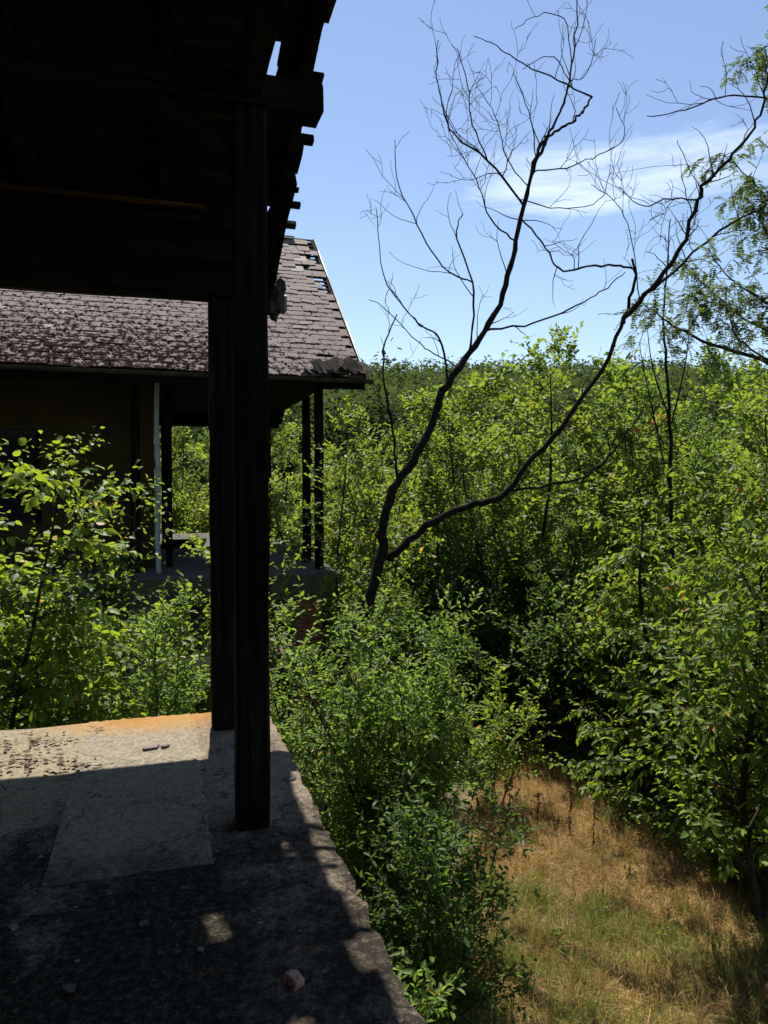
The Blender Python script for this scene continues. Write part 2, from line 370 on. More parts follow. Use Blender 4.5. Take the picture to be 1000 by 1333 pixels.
# ------------------------------------------------------------------ the terrace we stand on (top at z = 3.0)
TZ = 3.0; UE = 0.745; VE = 5.38
def build_terrace():
    rng = np.random.default_rng(5)
    root = empty('terrace', (0, 0, 0)); tag(root, 'stained concrete terrace with a rough crumbling lip', 'terrace', kind='structure')
    # slab with a worn, slightly wavering outer lip
    def slab(name, x0, x1, y0, y1, z0, z1, mat, nx, ny, jx1=0.0, jy1=0.0, jz=0.003):
        xs = np.linspace(x0, x1, nx); ys = np.linspace(y0, y1, ny)
        X, Y = np.meshgrid(xs, ys); Z = np.full_like(X, z1) + rng.normal(0, jz, X.shape)
        if name == 'edge_strip': X[:, 0] += -0.02 - np.abs(rng.normal(0, 0.012, ny)); Z[:, 0] = z1 - 0.0085
        if jx1: X[:, -1] += rng.normal(0, jx1, ny); Z[:, -1] -= np.abs(rng.normal(0, jx1, ny)) + 0.006; Z[:, -2] += 0
        if jy1: Y[-1, :] += rng.normal(0, jy1, nx); Z[-1, :] -= np.abs(rng.normal(0, jy1, nx)) + 0.004
        V = [tuple(v) for v in np.stack([X.ravel(), Y.ravel(), Z.ravel()], 1)]
        F = [(j * nx + i, j * nx + i + 1, (j + 1) * nx + i + 1, (j + 1) * nx + i) for j in range(ny - 1) for i in range(nx - 1)]
        ring = [i for i in range(nx)] + [j * nx + nx - 1 for j in range(1, ny)] + [(ny - 1) * nx + i for i in range(nx - 2, -1, -1)] + [j * nx for j in range(ny - 2, 0, -1)]
        b0 = len(V); V += [(V[k][0], V[k][1], z0) for k in ring]
        n = len(ring)
        for k in range(n): F.append((ring[k], b0 + k, b0 + (k + 1) % n, ring[(k + 1) % n]))
        F.append(tuple(b0 + k for k in range(n))[::-1])
        me = bpy.data.meshes.new(name); me.from_pydata(V, [], F); me.materials.append(mat)
        return link(name, me, root)
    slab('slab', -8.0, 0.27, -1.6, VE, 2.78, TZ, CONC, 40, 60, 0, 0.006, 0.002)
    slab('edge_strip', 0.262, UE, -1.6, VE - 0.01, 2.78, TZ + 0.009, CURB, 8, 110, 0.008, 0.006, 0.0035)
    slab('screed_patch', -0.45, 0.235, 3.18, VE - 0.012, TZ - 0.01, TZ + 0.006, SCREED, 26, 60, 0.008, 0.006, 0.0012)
    box('foundation_wall', -7.8, UE - 0.12, -1.4, VE - 0.12, -0.3, 2.775, PLASTER2, root)
build_terrace()

# ------------------------------------------------------------------ the near house: posts, beams, boarded roof
SL = 0.43                                         # roof slope towards the far eave
def roof_z(v): return EYE + 2.12 - SL * (v - 4.5)  # underside of the roof boards
def build_near_house():
    rng = np.random.default_rng(11)
    root = empty('house', (0, 0, TZ)); tag(root, 'blackened timber porch house roofing the concrete terrace, boards open to the sky', 'house')
    root.location = (0, 0, 0)
    def post(u0, u1, v0, v1, z1, seed):
        o = box('post', u0, u1, v0, v1, TZ + 0.001, z1, WOODZ, root, 0.012, 14, 0.0022, seed); return o
    post(0.345, 0.495, 3.42, 3.575, EYE + 1.705, 1)
    post(0.335, 0.485, 4.90, 5.05, EYE + 1.205, 2)
    # purlins along the house
    box('purlin', -7.9, 0.755, 3.40, 3.57, EYE + 1.71, EYE + 1.84, WOODX, root, 0.01, 20, 0.003, 5)
    box('purlin', -7.9, 0.70, 4.90, 5.06, EYE + 1.21, EYE + 1.40, WOODX, root, 0.01, 20, 0.003, 6)
    box('purlin', -7.9, 0.70, 4.86, 5.02, EYE + 1.405, EYE + 1.60, WOODX, root, 0.01, 20, 0.003, 7)
    box('purlin', -7.9, 0.72, 1.6, 1.76, EYE + 2.55, EYE + 2.74, WOODX, root, 0.01, 10, 0.003, 8)
    # tie beams from post to post and a short strut
    tb = box('tie_beam', 0.36, 0.47, 1.55, 3.40, EYE + 1.74, EYE + 1.90, WOODY, root, 0.008, 6, 0.003, 9)
    # knee brace behind the tall post
    me = box_mesh('knee_brace', 0.09, 0.09, 0.52, wood('brace_timber', 2, (0.006, 0.004, 0.003), (0.028, 0.018, 0.009)), 0.01, 1, 6, 0.006, 3)
    b = link('knee_brace', me, root); b.location = (0.19, 3.50, EYE + 1.575); b.rotation_euler = (0, R(-57), 0)
    # infill boards over the eave purlin
    for k in range(5):
        z0 = EYE + 1.602 + k * 0.075
        if z0 > roof_z(4.95) - 0.02: break
        box('infill_board', -7.9, 0.3 + rng.uniform(-0.2, 0.2), 4.93, 4.955, z0, z0 + 0.072, WOODX, root, 0.003)
    box('bounce_light_strip', -2.35, 0.30, 4.892, 4.927, EYE + 1.745, EYE + 1.775, wood('bounce_light_brown', 0, (0.03, 0.014, 0.005), (0.11, 0.055, 0.016)), root, 0.003, 12, 0.0015, 14)  # added strip; its brown stands in for warm light bounced onto the beam
    # rafters (run down the slope), the outer one carries the rake
    ang = -math.atan(SL); Lr = 7.95 / math.cos(ang)
    vmid = (5.75 - 2.2) / 2; rh = 0.13
    for k, u in enumerate([0.80, 0.08, -0.70, -1.48, -2.26, -3.04, -3.82, -4.6, -5.4, -6.2, -7.0, -7.8]):
        me = box_mesh('rafter', 0.09 if k else 0.055, Lr, rh, WOODY, 0.006, 1, 12, 0.003, 20 + k)
        o = link('rafter', me, root); o.location = (u, vmid, roof_z(vmid) - rh / 2 / math.cos(ang) - 0.003); o.rotation_euler = (ang, 0, 0)
    # roof boards, one by one, with the holes and the ragged rake end
    holes = [(0.565, 0.655, 3.98, 4.26), (0.375, 0.435, 4.62, 4.74), (0.70, 0.745, 5.03, 5.17), (0.60, 0.635, 5.35, 5.50), (0.535, 0.565, 3.50, 3.70)]
    w = 0.145; cosA = math.cos(ang); n = int(8.2 / cosA / w)
    for k in range(n):
        v0 = 6.0 - k * w * cosA; v1 = v0 - w * cosA; vm = (v0 + v1) / 2
        ue = 0.86 + rng.uniform(-0.02, 0.035)
        if 3.3 < vm < 3.80: ue = 0.905
        if 4.15 < vm < 4.35: ue = 0.915
        segs = [(-8.0, ue)]
        for (a, b_, c, d) in holes:
            if min(v0, d) - max(v1, c) > 0.05:
                segs = [s for (x0, x1) in segs for s in (((x0, a), (b_, x1)) if x0 < a and x1 > b_ else ((x0, x1),))]
        for (x0, x1) in segs:
            me = box_mesh('roof_board', x1 - x0, w - 0.002, 0.022, WOODX, 0.002)
            k0, k1 = (rng.uniform(-0.32, 0.32) if x0 > -7 else 0), (rng.uniform(-0.32, 0.32) if x1 < 0.8 else rng.uniform(-0.12, 0.12))
            for vtx in me.vertices: vtx.co.x += (k1 if vtx.co.x > 0 else k0) * vtx.co.y
            o = link('roof_board', me, root); o.location = ((x0 + x1) / 2, vm, roof_z(vm) + 0.012 + rng.uniform(0, 0.002)); o.rotation_euler = (ang, 0, 0)
    # counter covering on top of the boards: felt strips overlapped down the slope
    FELT = plain('roof_felt', (0.02, 0.018, 0.017), (0.05, 0.045, 0.04), 10)
    for k in range(9):
        v0 = 6.02 - k * 0.9; v1 = v0 - 0.93; vm = (v0 + v1) / 2
        x1 = 0.30 if 3.2 < v1 < 5.6 or 3.2 < v0 < 5.6 else 0.84
        me = box_mesh('felt_strip', 8.0 + x1, 0.95 / cosA, 0.004, FELT)
        o = link('felt_strip', me, root); o.location = ((-8.0 + x1) / 2, vm, roof_z(vm) + 0.034 + 0.004 * (k % 2)); o.rotation_euler = (ang, 0, 0)
    # tile laths whose broken ends stick out past the rake
    for k, (v, ue, h) in enumerate([(4.62, 0.955, 0.045), (4.98, 0.93, 0.012), (5.12, 0.965, 0.032), (5.30, 0.965, 0.042), (3.0, 0.95, 0.04), (2.5, 0.93, 0.04), (2.0, 0.95, 0.04), (1.5, 0.95, 0.04)]):
        me = box_mesh('lath', 8.0 + ue, 0.05, h, WOODX, 0.004, 1, 30, 0.002, 50 + k)
        o = link('lath', me, root); o.location = ((ue - 8.0) / 2, v, roof_z(v) + 0.05 + h / 2); o.rotation_euler = (ang, 0, 0)
    # rake board hanging along the outer rafter
    me = box_mesh('rake_board', 0.022, 1.35, 0.17, WOODY, 0.003, 1, 8, 0.004, 70)
    o = link('rake_board', me, root); o.location = (0.842, 5.30, roof_z(5.30) - 0.09); o.rotation_euler = (ang, 0, 0)
    box('fascia', -8.0, 0.83, 6.0, 6.022, roof_z(6.0) - 0.03, roof_z(6.0) + 0.03, WOODX, root, 0.003)
    # gutter along the eave with a closed pale end
    gut = half_tube('gutter', -8.0, 0.99, 6.085, roof_z(6.0) + 0.035, 0.065, OLDGUTTER, root)
    me = box_mesh('end_cap', 0.012, 0.145, 0.13, ZINC, 0.03, 3); e = link('end_cap', me, gut); e.location = (0.998, 6.085, roof_z(6.0) - 0.0)
    # crumpled felt and moss hanging behind the gutter end
    mo = clump('moss_lump', (0.90, 5.98, roof_z(6.0) + 0.03), (0.10, 0.11, 0.16), FELT, root, 4)
    # house wall behind the terrace
    box('wall', -8.0, UE - 0.1, -1.9, -1.65, -0.2, roof_z(-1.65) - 0.16, PLASTER2, root, 0.01)
    box('wall', -2.62, -2.40, -1.645, 4.75, TZ + 0.004, EYE + 1.70, PLASTER2, root, 0.01)  # unseen side wall, added to cut sky light from the left
def half_tube(name, x0, x1, y, z, r, mat, parent, t=0.006, n=10):
    V, F = [], []
    prof = [(math.cos(a) * r, math.sin(a) * r) for a in np.linspace(math.pi, 2 * math.pi, n + 1)] + [(math.cos(a) * (r - t), math.sin(a) * (r - t)) for a in np.linspace(2 * math.pi, math.pi, n + 1)]
    m = len(prof); rng = np.random.default_rng(int(r * 1000) + n)
    xs = np.linspace(x0, x1, 26)
    for x in xs:
        dz = rng.normal(0, 0.004)
        V += [(x, y + p, z + q + dz) for p, q in prof]
    for i in range(len(xs) - 1):
        for k in range(m): F.append((i * m + k, i * m + (k + 1) % m, (i + 1) * m + (k + 1) % m, (i + 1) * m + k))
    F.append(tuple(range(m))[::-1]); F.append(tuple((len(xs) - 1) * m + k for k in range(m)))
    me = bpy.data.meshes.new(name); me.from_pydata(V, [], F); me.materials.append(mat)
    return link(name, me, parent)
def clump(name, loc, s, mat, parent, seed, sub=3):
    bm = bmesh.new(); bmesh.ops.create_icosphere(bm, subdivisions=sub, radius=1.0)
    rng = np.random.default_rng(seed)
    for v in bm.verts:
        v.co *= 1 + rng.normal(0, 0.16) * (1.0 if name != 'brick_fragment' else 0.25)
        v.co = Vector((v.co.x * s[0], v.co.y * s[1], v.co.z * s[2]))
    me = bpy.data.meshes.new(name); bm.to_mesh(me); bm.free(); me.materials.append(mat)
    o = link(name, me, parent); o.location = loc; return o
build_near_house()

# ------------------------------------------------------------------ the second house
HE, HR = 12.90, 17.5            # eave and ridge (y)
HZE, HZR = EYE + 1.91, EYE + 5.78
HU1 = 3.60; HU0 = -9.0
def build_far_house():
    rng = np.random.default_rng(21)
    root = empty('house', (0, 0, 0)); tag(root, 'abandoned house with brown tiled roof, ochre wall and open corner porch', 'house')
    pitch = math.atan2(HZR - HZE, HR - HE); slope = math.hypot(HZR - HZE, HR - HE)
    cp, sp = math.cos(pitch), math.sin(pitch)
    # floor slab and its brick piers
    sl = box('slab', HU0 + 0.5, 3.35, 13.6, 26.0, 2.76, TZ, CONC2, root, 0.015)
    box('fascia', HU0 + 0.5, 3.33, 13.57, 13.598, 2.5, 2.95, FASCIA, root, 0.004)
    bme = [box_mesh('brick', 0.245, 0.115, 0.065, BRICK, 0.004, 1), box_mesh('brick', 0.115, 0.115, 0.065, BRICK, 0.004, 1)]
    for (u, v) in ((2.72, 13.78), (-0.3, 13.78), (-3.3, 13.78)):
        pier = box('brick_pier', u - 0.235, u + 0.235, v - 0.10, v + 0.37, -0.2, 2.498, MORTAR, root, 0.0)
        if u < 2: continue
        for k in range(33):
            z = 2.46 - k * 0.076 - (EYE * 0)
            if z < 0.05: break
            xs = [(-0.125, 0), (0.125, 0)] if k % 2 else [(-0.185, 1), (0.0, 0), (0.185, 1)]
            for dx, t in xs:
                o = link('brick', bme[t], pier); o.location = (dx + rng.normal(0, 0.003), -0.235 - 0.055 + rng.normal(0, 0.004) + 0.06, z - (2.498 - 0.2) / 2)
    box('foundation_wall', HU0 + 0.6, 2.2, 14.6, 21.6, -0.2, 2.755, PLASTER2, root)
    # walls of the closed half, with door and window openings framed
    wy = 15.2
    def wall_piece(x0, x1, z0, z1): box('wall', x0, x1, wy, wy + 0.22, z0, z1, PLASTER, root, 0.004)
    wt = EYE + 2.06
    wall_piece(-8.5, -4.4, TZ, wt); wall_piece(-4.4, -2.05, EYE + 1.05, wt); wall_piece(-4.4, -2.05, TZ, TZ + 0.9)
    wall_piece(-2.05, -0.04, TZ, wt)
    wn = box('window', -4.38, -2.07, wy + 0.09, wy + 0.115, TZ + 0.905, EYE + 1.045, GLASSDARK, root, 0.0)
    for a in (-4.34, -3.24, -2.11):
        f = box('frame', a - 0.035, a + 0.035, wy + 0.05, wy + 0.088, TZ + 0.905, EYE + 1.045, WOODZ, None, 0.004); f.parent = wn; f.matrix_parent_inverse = Matrix.Translation(-wn.location)
    box('wall', -0.262, -0.04, wy + 0.222, 21.2, TZ, wt, PLASTER, root, 0.004)
    box('wall', -8.5, -0.264, 21.0, 21.2, TZ, wt, PLASTER, root, 0.004)
    # dark timber posts standing before the wall
    for (u, v, w_) in ((-0.36, 14.55, 0.17), (0.24, 15.35, 0.13), (0.22, 20.9, 0.16), (3.0, 14.1, 0.155), (3.02, 15.45, 0.155), (3.0, 20.9, 0.155), (1.9, 20.9, 0.14), (-3.4, 14.55, 0.17)):
        box('post', u - w_ / 2, u + w_ / 2, v - w_ / 2, v + w_ / 2, TZ + 0.001, EYE + 1.86, WOODZ, root, 0.01, 8, 0.004, int(v * 7))
    # eave plate, far lintel and porch ceiling
    box('beam', HU0 + 0.3, 3.3, 14.02, 14.19, EYE + 1.865, EYE + 2.03, WOODX, root, 0.008, 14, 0.004, 31)
    box('beam', HU0 + 0.3, 3.3, 20.82, 21.0, EYE + 1.62, EYE + 2.03, WOODX, root, 0.008, 14, 0.004, 32)
    for k in range(14):
        x0 = -0.03 + k * 0.245
        if x0 > 3.2: break
        box('ceiling_board', x0, x0 + 0.238, 13.5, 21.9, EYE + 2.07, EYE + 2.095, WOODY, root, 0.003)
    box('ceiling_panel', HU0 + 0.3, -0.035, 13.5, 21.9, EYE + 2.07, EYE + 2.095, WOODX, root, 0.003)
    # rain pipe
    V, F = [], []
    for z in np.linspace(TZ + 0.0, EYE + 1.98, 9):
        dx = 0.012 * math.sin(z * 3)
        for a in range(12): V.append((0.045 * math.cos(a * math.pi / 6) + dx, 0.045 * math.sin(a * math.pi / 6), z))
    for i in range(8):
        for a in range(12): F.append((i * 12 + a, i * 12 + (a + 1) % 12, (i + 1) * 12 + (a + 1) % 12, (i + 1) * 12 + a))
    F += [tuple(range(12))[::-1], tuple(96 + a for a in range(12))]
    me = bpy.data.meshes.new('rain_pipe'); me.from_pydata(V, [], F); me.materials.append(PIPE); o = link('rain_pipe', me, root); o.location = (0.03, 14.3, 0)
    # gable ends, rafters and far slope
    roof = empty('roof'); roof.parent = root
    for sgn in (0,):
        me = box_mesh('far_slope', HU1 - HU0, slope, 0.05, WOODX); o = link('far_slope', me, roof)
        o.location = ((HU0 + HU1) / 2, HR + (HR - HE) / 2 + 0.02, (HZE + HZR) / 2 - 0.05); o.rotation_euler = (-pitch, 0, 0)
    V = [(x, y, z) for x in (3.25, 3.28) for (y, z) in ((HE + 0.5, HZE + 0.3), (2 * HR - HE - 0.5, HZE + 0.3), (HR, HZR - 0.12))]
    me = bpy.data.meshes.new('gable'); me.from_pydata(V, [], [(0, 2, 1), (3, 4, 5), (0, 1, 4, 3), (1, 2, 5, 4), (2, 0, 3, 5)]); me.materials.append(WOODZ); link('gable', me, roof)
    def on_slope(u, s, h): # s metres up from the eave, h above the slope plane
        return (u, HE + s * cp - h * sp, HZE + s * sp + h * cp)
    for u in np.arange(HU0 + 0.4, HU1, 0.82):
        me = box_mesh('rafter', 0.08, slope - 0.1, 0.12, WOODY, 0.005); o = link('rafter', me, roof)
        o.location = on_slope(u, slope / 2, -0.10); o.rotation_euler = (pitch, 0, 0)
    o = link('rafter', box_mesh('rafter', 0.05, slope, 0.14, WOODY, 0.004), roof); o.location = on_slope(HU1 - 0.03, slope / 2, -0.06); o.rotation_euler = (pitch, 0, 0)
    # thin metal rake flashing, seen as the pale line on the verge
    o = link('flashing', box_mesh('flashing', 0.025, slope + 0.05, 0.07, ZINC, 0.004, 1, 10, 0.003, 2), roof); o.location = on_slope(HU1 + 0.005, slope / 2, 0.02); o.rotation_euler = (pitch, 0, 0)
    EX = 0.182; TW = 0.305; rows = int(slope / EX)
    for r in range(rows + 1):
        o = link('lath', box_mesh('lath', HU1 - HU0, 0.05, 0.03, WOODX, 0.003), roof); o.location = on_slope((HU0 + HU1) / 2, r * EX + 0.05, -0.018); o.rotation_euler = (pitch, 0, 0)
    # tiles
    def tile_mesh(name, seed, chip):
        rr = np.random.default_rng(seed); hw = TW / 2 - 0.006; L = 0.29; t = 0.011
        n = 5
        bot = [(-hw + 2 * hw * k / n, rr.normal(0, 0.006 * chip)) for k in range(n + 1)]
        if chip > 1: bot[0] = (bot[0][0] + 0.0, bot[0][1] + rr.uniform(0.02, 0.05)); bot[-1] = (bot[-1][0], bot[-1][1] + rr.uniform(0.015, 0.05))
        out = bot + [(hw, L), (-hw, L)]
        V = [(x, y, t) for x, y in out] + [(x, y, 0) for x, y in out]; m = len(out)
        F = [tuple(range(m)), tuple(range(m, 2 * m))[::-1]] + [(k, k + m, (k + 1) % m + m, (k + 1) % m) for k in range(m)]
        me = bpy.data.meshes.new(name); me.from_pydata(V, [], F); me.materials.append(TILE)
        uvl = me.uv_layers.new(name='UVMap')
        for p in me.polygons:
            for li in p.loop_indices:
                v = me.vertices[me.loops[li].vertex_index].co; uvl.data[li].uv = (v.x / TW + 0.5, max(0.0, min(v.y / EX, 1.0)) * 0.78 + 0.0)
        return me, V, F
    protos = [tile_mesh('tile', s, c) for s, c in ((1, 0.35), (2, 0.5), (3, 0.7), (4, 0.9), (5, 1.05))]
    cand = []
    for r in range(rows):
        offs = (r % 2) * TW / 2
        for c in range(int((HU1 - HU0) / TW) + 1):
            u = HU1 - 0.02 - TW / 2 - c * TW + offs + rng.normal(0, 0.006)
            if u > HU1 - 0.07 or u < HU0 + 0.1: continue
            s = r * EX - (abs(rng.normal(0, 0.03)) if r == 0 else 0)
            # tiles lost along the verge near the ridge
            du = HU1 - u; f = s / slope
            lost = (f > 0.42 and du < 0.25 + 0.9 * max(0, (f - 0.45)) and rng.random() < 0.45) or (f > 0.7 and du < 1.5 and rng.random() < 0.25) or (f < 0.1 and du < 0.9 and rng.random() < 0.12)
            if lost: continue
            loose = du < 1.6 and rng.random() < 0.25
            rz = rng.normal(0, 0.012) + (rng.normal(0, 0.10) if loose else 0)
            ti = R(1.9) + abs(rng.normal(0, 0.012)) + (abs(rng.normal(0, 0.05)) if loose else 0)
            M = Matrix.Translation(on_slope(u, s, 0.014)) @ Euler((pitch, 0, 0)).to_matrix().to_4x4() @ Euler((-ti + 0.0, 0, rz)).to_matrix().to_4x4()
            # lift the tail
            M = M @ Matrix.Translation((0, 0, 0.012 + (0.01 if loose else 0)))
            x, y, z = proj(M @ Vector((0, 0.12, 0)))
            vis = (x > -15 and y > 372 - 0) if x < 268 else (x > 350)
            cand.append((vis, z, int(rng.integers(0, 5)), M))
    vis = sorted([c for c in cand if c[0]], key=lambda c: c[1])
    rest = [c for c in cand if not c[0]] + vis[300:]
    for _, _, k, M in vis[:300]:
        o = link('tile', protos[k][0], roof); o.matrix_world = M; o.parent = roof
    bm = bmesh.new()
    for _, _, k, M in rest:
        n0 = len(bm.verts); bm.from_mesh(protos[k][0]); bm.verts.ensure_lookup_table()
        bmesh.ops.transform(bm, matrix=M, verts=bm.verts[n0:])
    me = bpy.data.meshes.new('roof_tiling'); bm.to_mesh(me); bm.free(); me.materials.append(TILE)
    tag(link('roof_tiling', me, roof), kind='stuff')
    # ridge caps
    for k in range(30):
        u = HU1 - 0.25 - k * 0.42
        if k in (0, 2): continue
        o = link('ridge_cap', box_mesh('ridge_cap', 0.40, 0.26, 0.03, TILE, 0.01), roof); o.location = (u, HR - 0.08, HZR + 0.03 + rng.normal(0, 0.008)); o.rotation_euler = (R(22), rng.normal(0, 0.03), 0)
    # eave gutter and fascia
    half_tube('gutter', HU0, HU1 + 0.12, HE - 0.06, HZE - 0.03, 0.07, OLDGUTTER, root)
    box('fascia', HU0, HU1, HE + 0.03, HE + 0.055, HZE - 0.19, HZE - 0.02, WOODX, root, 0.003)
    # slipped tiles heaped in the corner of the gutter
    heap = [p[0].copy() for p in protos]; hm = plain('mossy_tile', (0.018, 0.012, 0.01), (0.07, 0.05, 0.042), 9)
    for h_ in heap: h_.materials[0] = hm
    for k in range(20):
        o = link('slipped_tile', heap[k % 5], roof)
        u = HU1 - 0.95 + k * 0.05; o.location = on_slope(u, -0.06 + rng.uniform(0, 0.14), 0.05 + 0.008 * k * rng.uniform(0.4, 1.2))
        o.rotation_euler = (pitch + rng.uniform(-0.75, 0.35), rng.normal(0, 0.3), rng.normal(0.15, 0.4))
    return root
build_far_house()

# ------------------------------------------------------------------ plants: tubes and leaves
def nrm(v): return v / (np.linalg.norm(v) + 1e-12)
def tubes(polys):
    VS, FS, n0 = [], [], 0
    for pts, rad, ns in polys:
        pts = np.asarray(pts); m = len(pts)
        tg = np.gradient(pts, axis=0); tg /= np.linalg.norm(tg, axis=1)[:, None] + 1e-12
        ref = np.array([0.31, 0.95, 0.05]) if abs(tg[0] @ np.array([0.31, 0.95, 0.05])) < 0.9 else np.array([1.0, 0, 0])
        a = np.cross(tg, ref); a /= np.linalg.norm(a, axis=1)[:, None] + 1e-12
        b = np.cross(tg, a)
        th = np.arange(ns) * 2 * math.pi / ns
        ring = pts[:, None] + np.asarray(rad)[:, None, None] * (np.cos(th)[None, :, None] * a[:, None] + np.sin(th)[None, :, None] * b[:, None])
        VS.append(ring.reshape(-1, 3))
        i = (np.arange(m - 1)[:, None] * ns + np.arange(ns)[None]); j = (np.arange(m - 1)[:, None] * ns + (np.arange(ns)[None] + 1) % ns)
        FS.append(np.stack([i, j, j + ns, i + ns], -1).reshape(-1, 4) + n0)
        n0 += m * ns
    return np.concatenate(VS), np.concatenate(FS)
def grow(rng, p, d, L, r, lev, cfg, polys, leafers):
    c = cfg[lev]; n = c['seg']; pts = [p]; dd = [d]
    up = np.array([0, 0, 1.0])
    for i in range(n):
        d = nrm(d + rng.normal(0, c['jit'], 3) + up * (c['up'] + c.get('up2', 0) * i / n)); p = p + d * (L / n); pts.append(p); dd.append(d)
    pts = np.array(pts); dd = np.array(dd)
    rad = np.linspace(r, max(r * c.get('taper', 0.3), 0.0012), n + 1)
    polys.append((pts, rad, c.get('ns', 4)))
    if c.get('leaf'): leafers.append((pts, c.get('l0', 0.1)))
    if lev + 1 < len(cfg):
        k = c['kids']; az = rng.uniform(0, 6.28)
        for j in range(k):
            t = c['start'] + (1 - c['start']) * (j + rng.uniform(0, 1)) / k
            f = t * n; i = min(int(f), n - 1); q = pts[i] + (pts[i + 1] - pts[i]) * (f - i); dl = dd[i + 1]
            az += 2.4 + rng.normal(0, 0.5)
            e1 = nrm(np.cross(dl, [0.2, 0.3, 0.93] if abs(dl[2]) < 0.9 else [1, 0.1, 0])); e2 = np.cross(dl, e1)
            an = R(c['ang'] + rng.normal(0, 10))
            nd_ = dl * math.cos(an) + (e1 * math.cos(az) + e2 * math.sin(az)) * math.sin(an)
            prof = c['prof'](t) if 'prof' in c else 1 - 0.6 * t
            grow(rng, q, nrm(nd_), c['clen'] * prof * rng.uniform(0.6, 1.25), max(0.0018, rad[i] * c.get('rr', 0.5)), lev + 1, cfg, polys, leafers)
def leaf_sites(rng, leafers, spacing, out=0.55, droop=0.0, upn=1.0, jn=0.55):
    PS, AX, NO = [], [], []
    side = 1
    for pts, l0 in leafers:
        seg = np.linalg.norm(np.diff(pts, axis=0), axis=1); cum = np.concatenate([[0], np.cumsum(seg)]); L = cum[-1]
        k = max(2, int(L * (1 - l0) / spacing)); s = L * l0 + (np.arange(k) + rng.uniform(0, 1, k)) / k * L * (1 - l0); s[-1] = L
        q = np.stack([np.interp(s, cum, pts[:, a]) for a in range(3)], 1)
        i = np.clip(np.searchsorted(cum, s) - 1, 0, len(seg) - 1); d = np.diff(pts, axis=0)[i] / seg[i][:, None]
        h = np.cross(d, [0, 0, 1.0]); h /= np.linalg.norm(h, axis=1)[:, None] + 1e-6
        sg = np.where((np.arange(k) % 2) == 0, 1.0, -1.0)[:, None]
        ax = d * 0.55 + h * sg * out + rng.normal(0, 0.33, (k, 3)) + np.array([0, 0, -droop])
        ax /= np.linalg.norm(ax, axis=1)[:, None]
        PS.append(q); AX.append(ax); NO.append(np.tile([0, 0, upn], (k, 1)) + rng.normal(0, jn, (k, 3)))
    PS = np.concatenate(PS); AX = np.concatenate(AX); NO = np.concatenate(NO)
    NO = NO - (NO * AX).sum(1)[:, None] * AX; NO /= np.linalg.norm(NO, axis=1)[:, None] + 1e-9
    return PS, AX, NO
T_DIAMOND = (np.array([(0, 0, 0), (0.45, 0.5, 0.10), (1, 0, -0.08), (0.45, -0.5, 0.10)]), [np.array([[0, 2, 1], [0, 3, 2]])])
T_OVAL = (np.array([(0, 0, 0), (0.28, 0.42, 0.07), (0.68, 0.38, 0.05), (1, 0, -0.12), (0.68, -0.38, 0.05), (0.28, -0.42, 0.07)]), [np.array([[0, 3, 2, 1], [0, 5, 4, 3]])])
T_BROAD = (np.array([(0, 0, 0), (0.10, 0.34, 0.05), (0.42, 0.52, 0.07), (0.75, 0.30, 0.02), (1, 0, -0.16), (0.75, -0.30, 0.02), (0.42, -0.52, 0.07), (0.10, -0.34, 0.05), (0.45, 0, -0.02)]),
           [np.array([[0, 8, 2, 1], [8, 4, 3, 2], [0, 7, 6, 8], [8, 6, 5, 4]])])
def leaves(rng, sites, size, ratio, tmpl, var=0.48):
    PS, AX, NO = sites; n = len(PS); T, FL = tmpl
    SD = np.cross(NO, AX)
    s = size * (1 + rng.uniform(-var, var, n)); w = s * ratio * rng.uniform(0.8, 1.2, n)
    V = PS[:, None] + T[None, :, 0:1] * (AX * s[:, None])[:, None] + T[None, :, 1:2] * (SD * w[:, None])[:, None] + T[None, :, 2:3] * (NO * s[:, None])[:, None]
    m = len(T); off = (np.arange(n) * m)
    F = [(f[None] + off[:, None, None]).reshape(-1, f.shape[1]) for f in FL]
    return V.reshape(-1, 3), F, s, w
def cat(meshes):
    VS, FS, n0 = [], [], 0
    for V, F in meshes:
        VS.append(V); FS += [f + n0 for f in F]; n0 += len(V)
    return np.concatenate(VS), FS

class Proto:
    def __init__(s, trunk, crown): s.trunk, s.crown = trunk, crown
def plant(name, proto, loc, rz, sc, label, catg, group, names=('trunk', 'crown'), tilt=(0, 0)):
    o = empty(name, loc, rz, sc); tag(o, label, catg, group); o.rotation_euler = (tilt[0], tilt[1], rz)
    link(names[0], proto.trunk, o)
    tag(link(names[1], proto.crown, o), kind='stuff')
    return o
def make_proto(name, seed, stems, cfg, leafmat_, spacing, size, ratio, tmpl, bark=BARK, **kw):
    rng = np.random.default_rng(seed); polys, lf = [], []
    for (p, d, L, r) in stems(rng): grow(rng, np.array(p, float), nrm(np.array(d, float)), L, r, 0, cfg, polys, lf)
    V, F = tubes(polys); tm = fast_mesh(name + '_wood', V, [F], bark, True)
    LV, LF, _, _ = leaves(rng, leaf_sites(rng, lf, spacing, **kw), size, ratio, tmpl)
    return Proto(tm, fast_mesh(name + '_leaves', LV, LF, leafmat_))

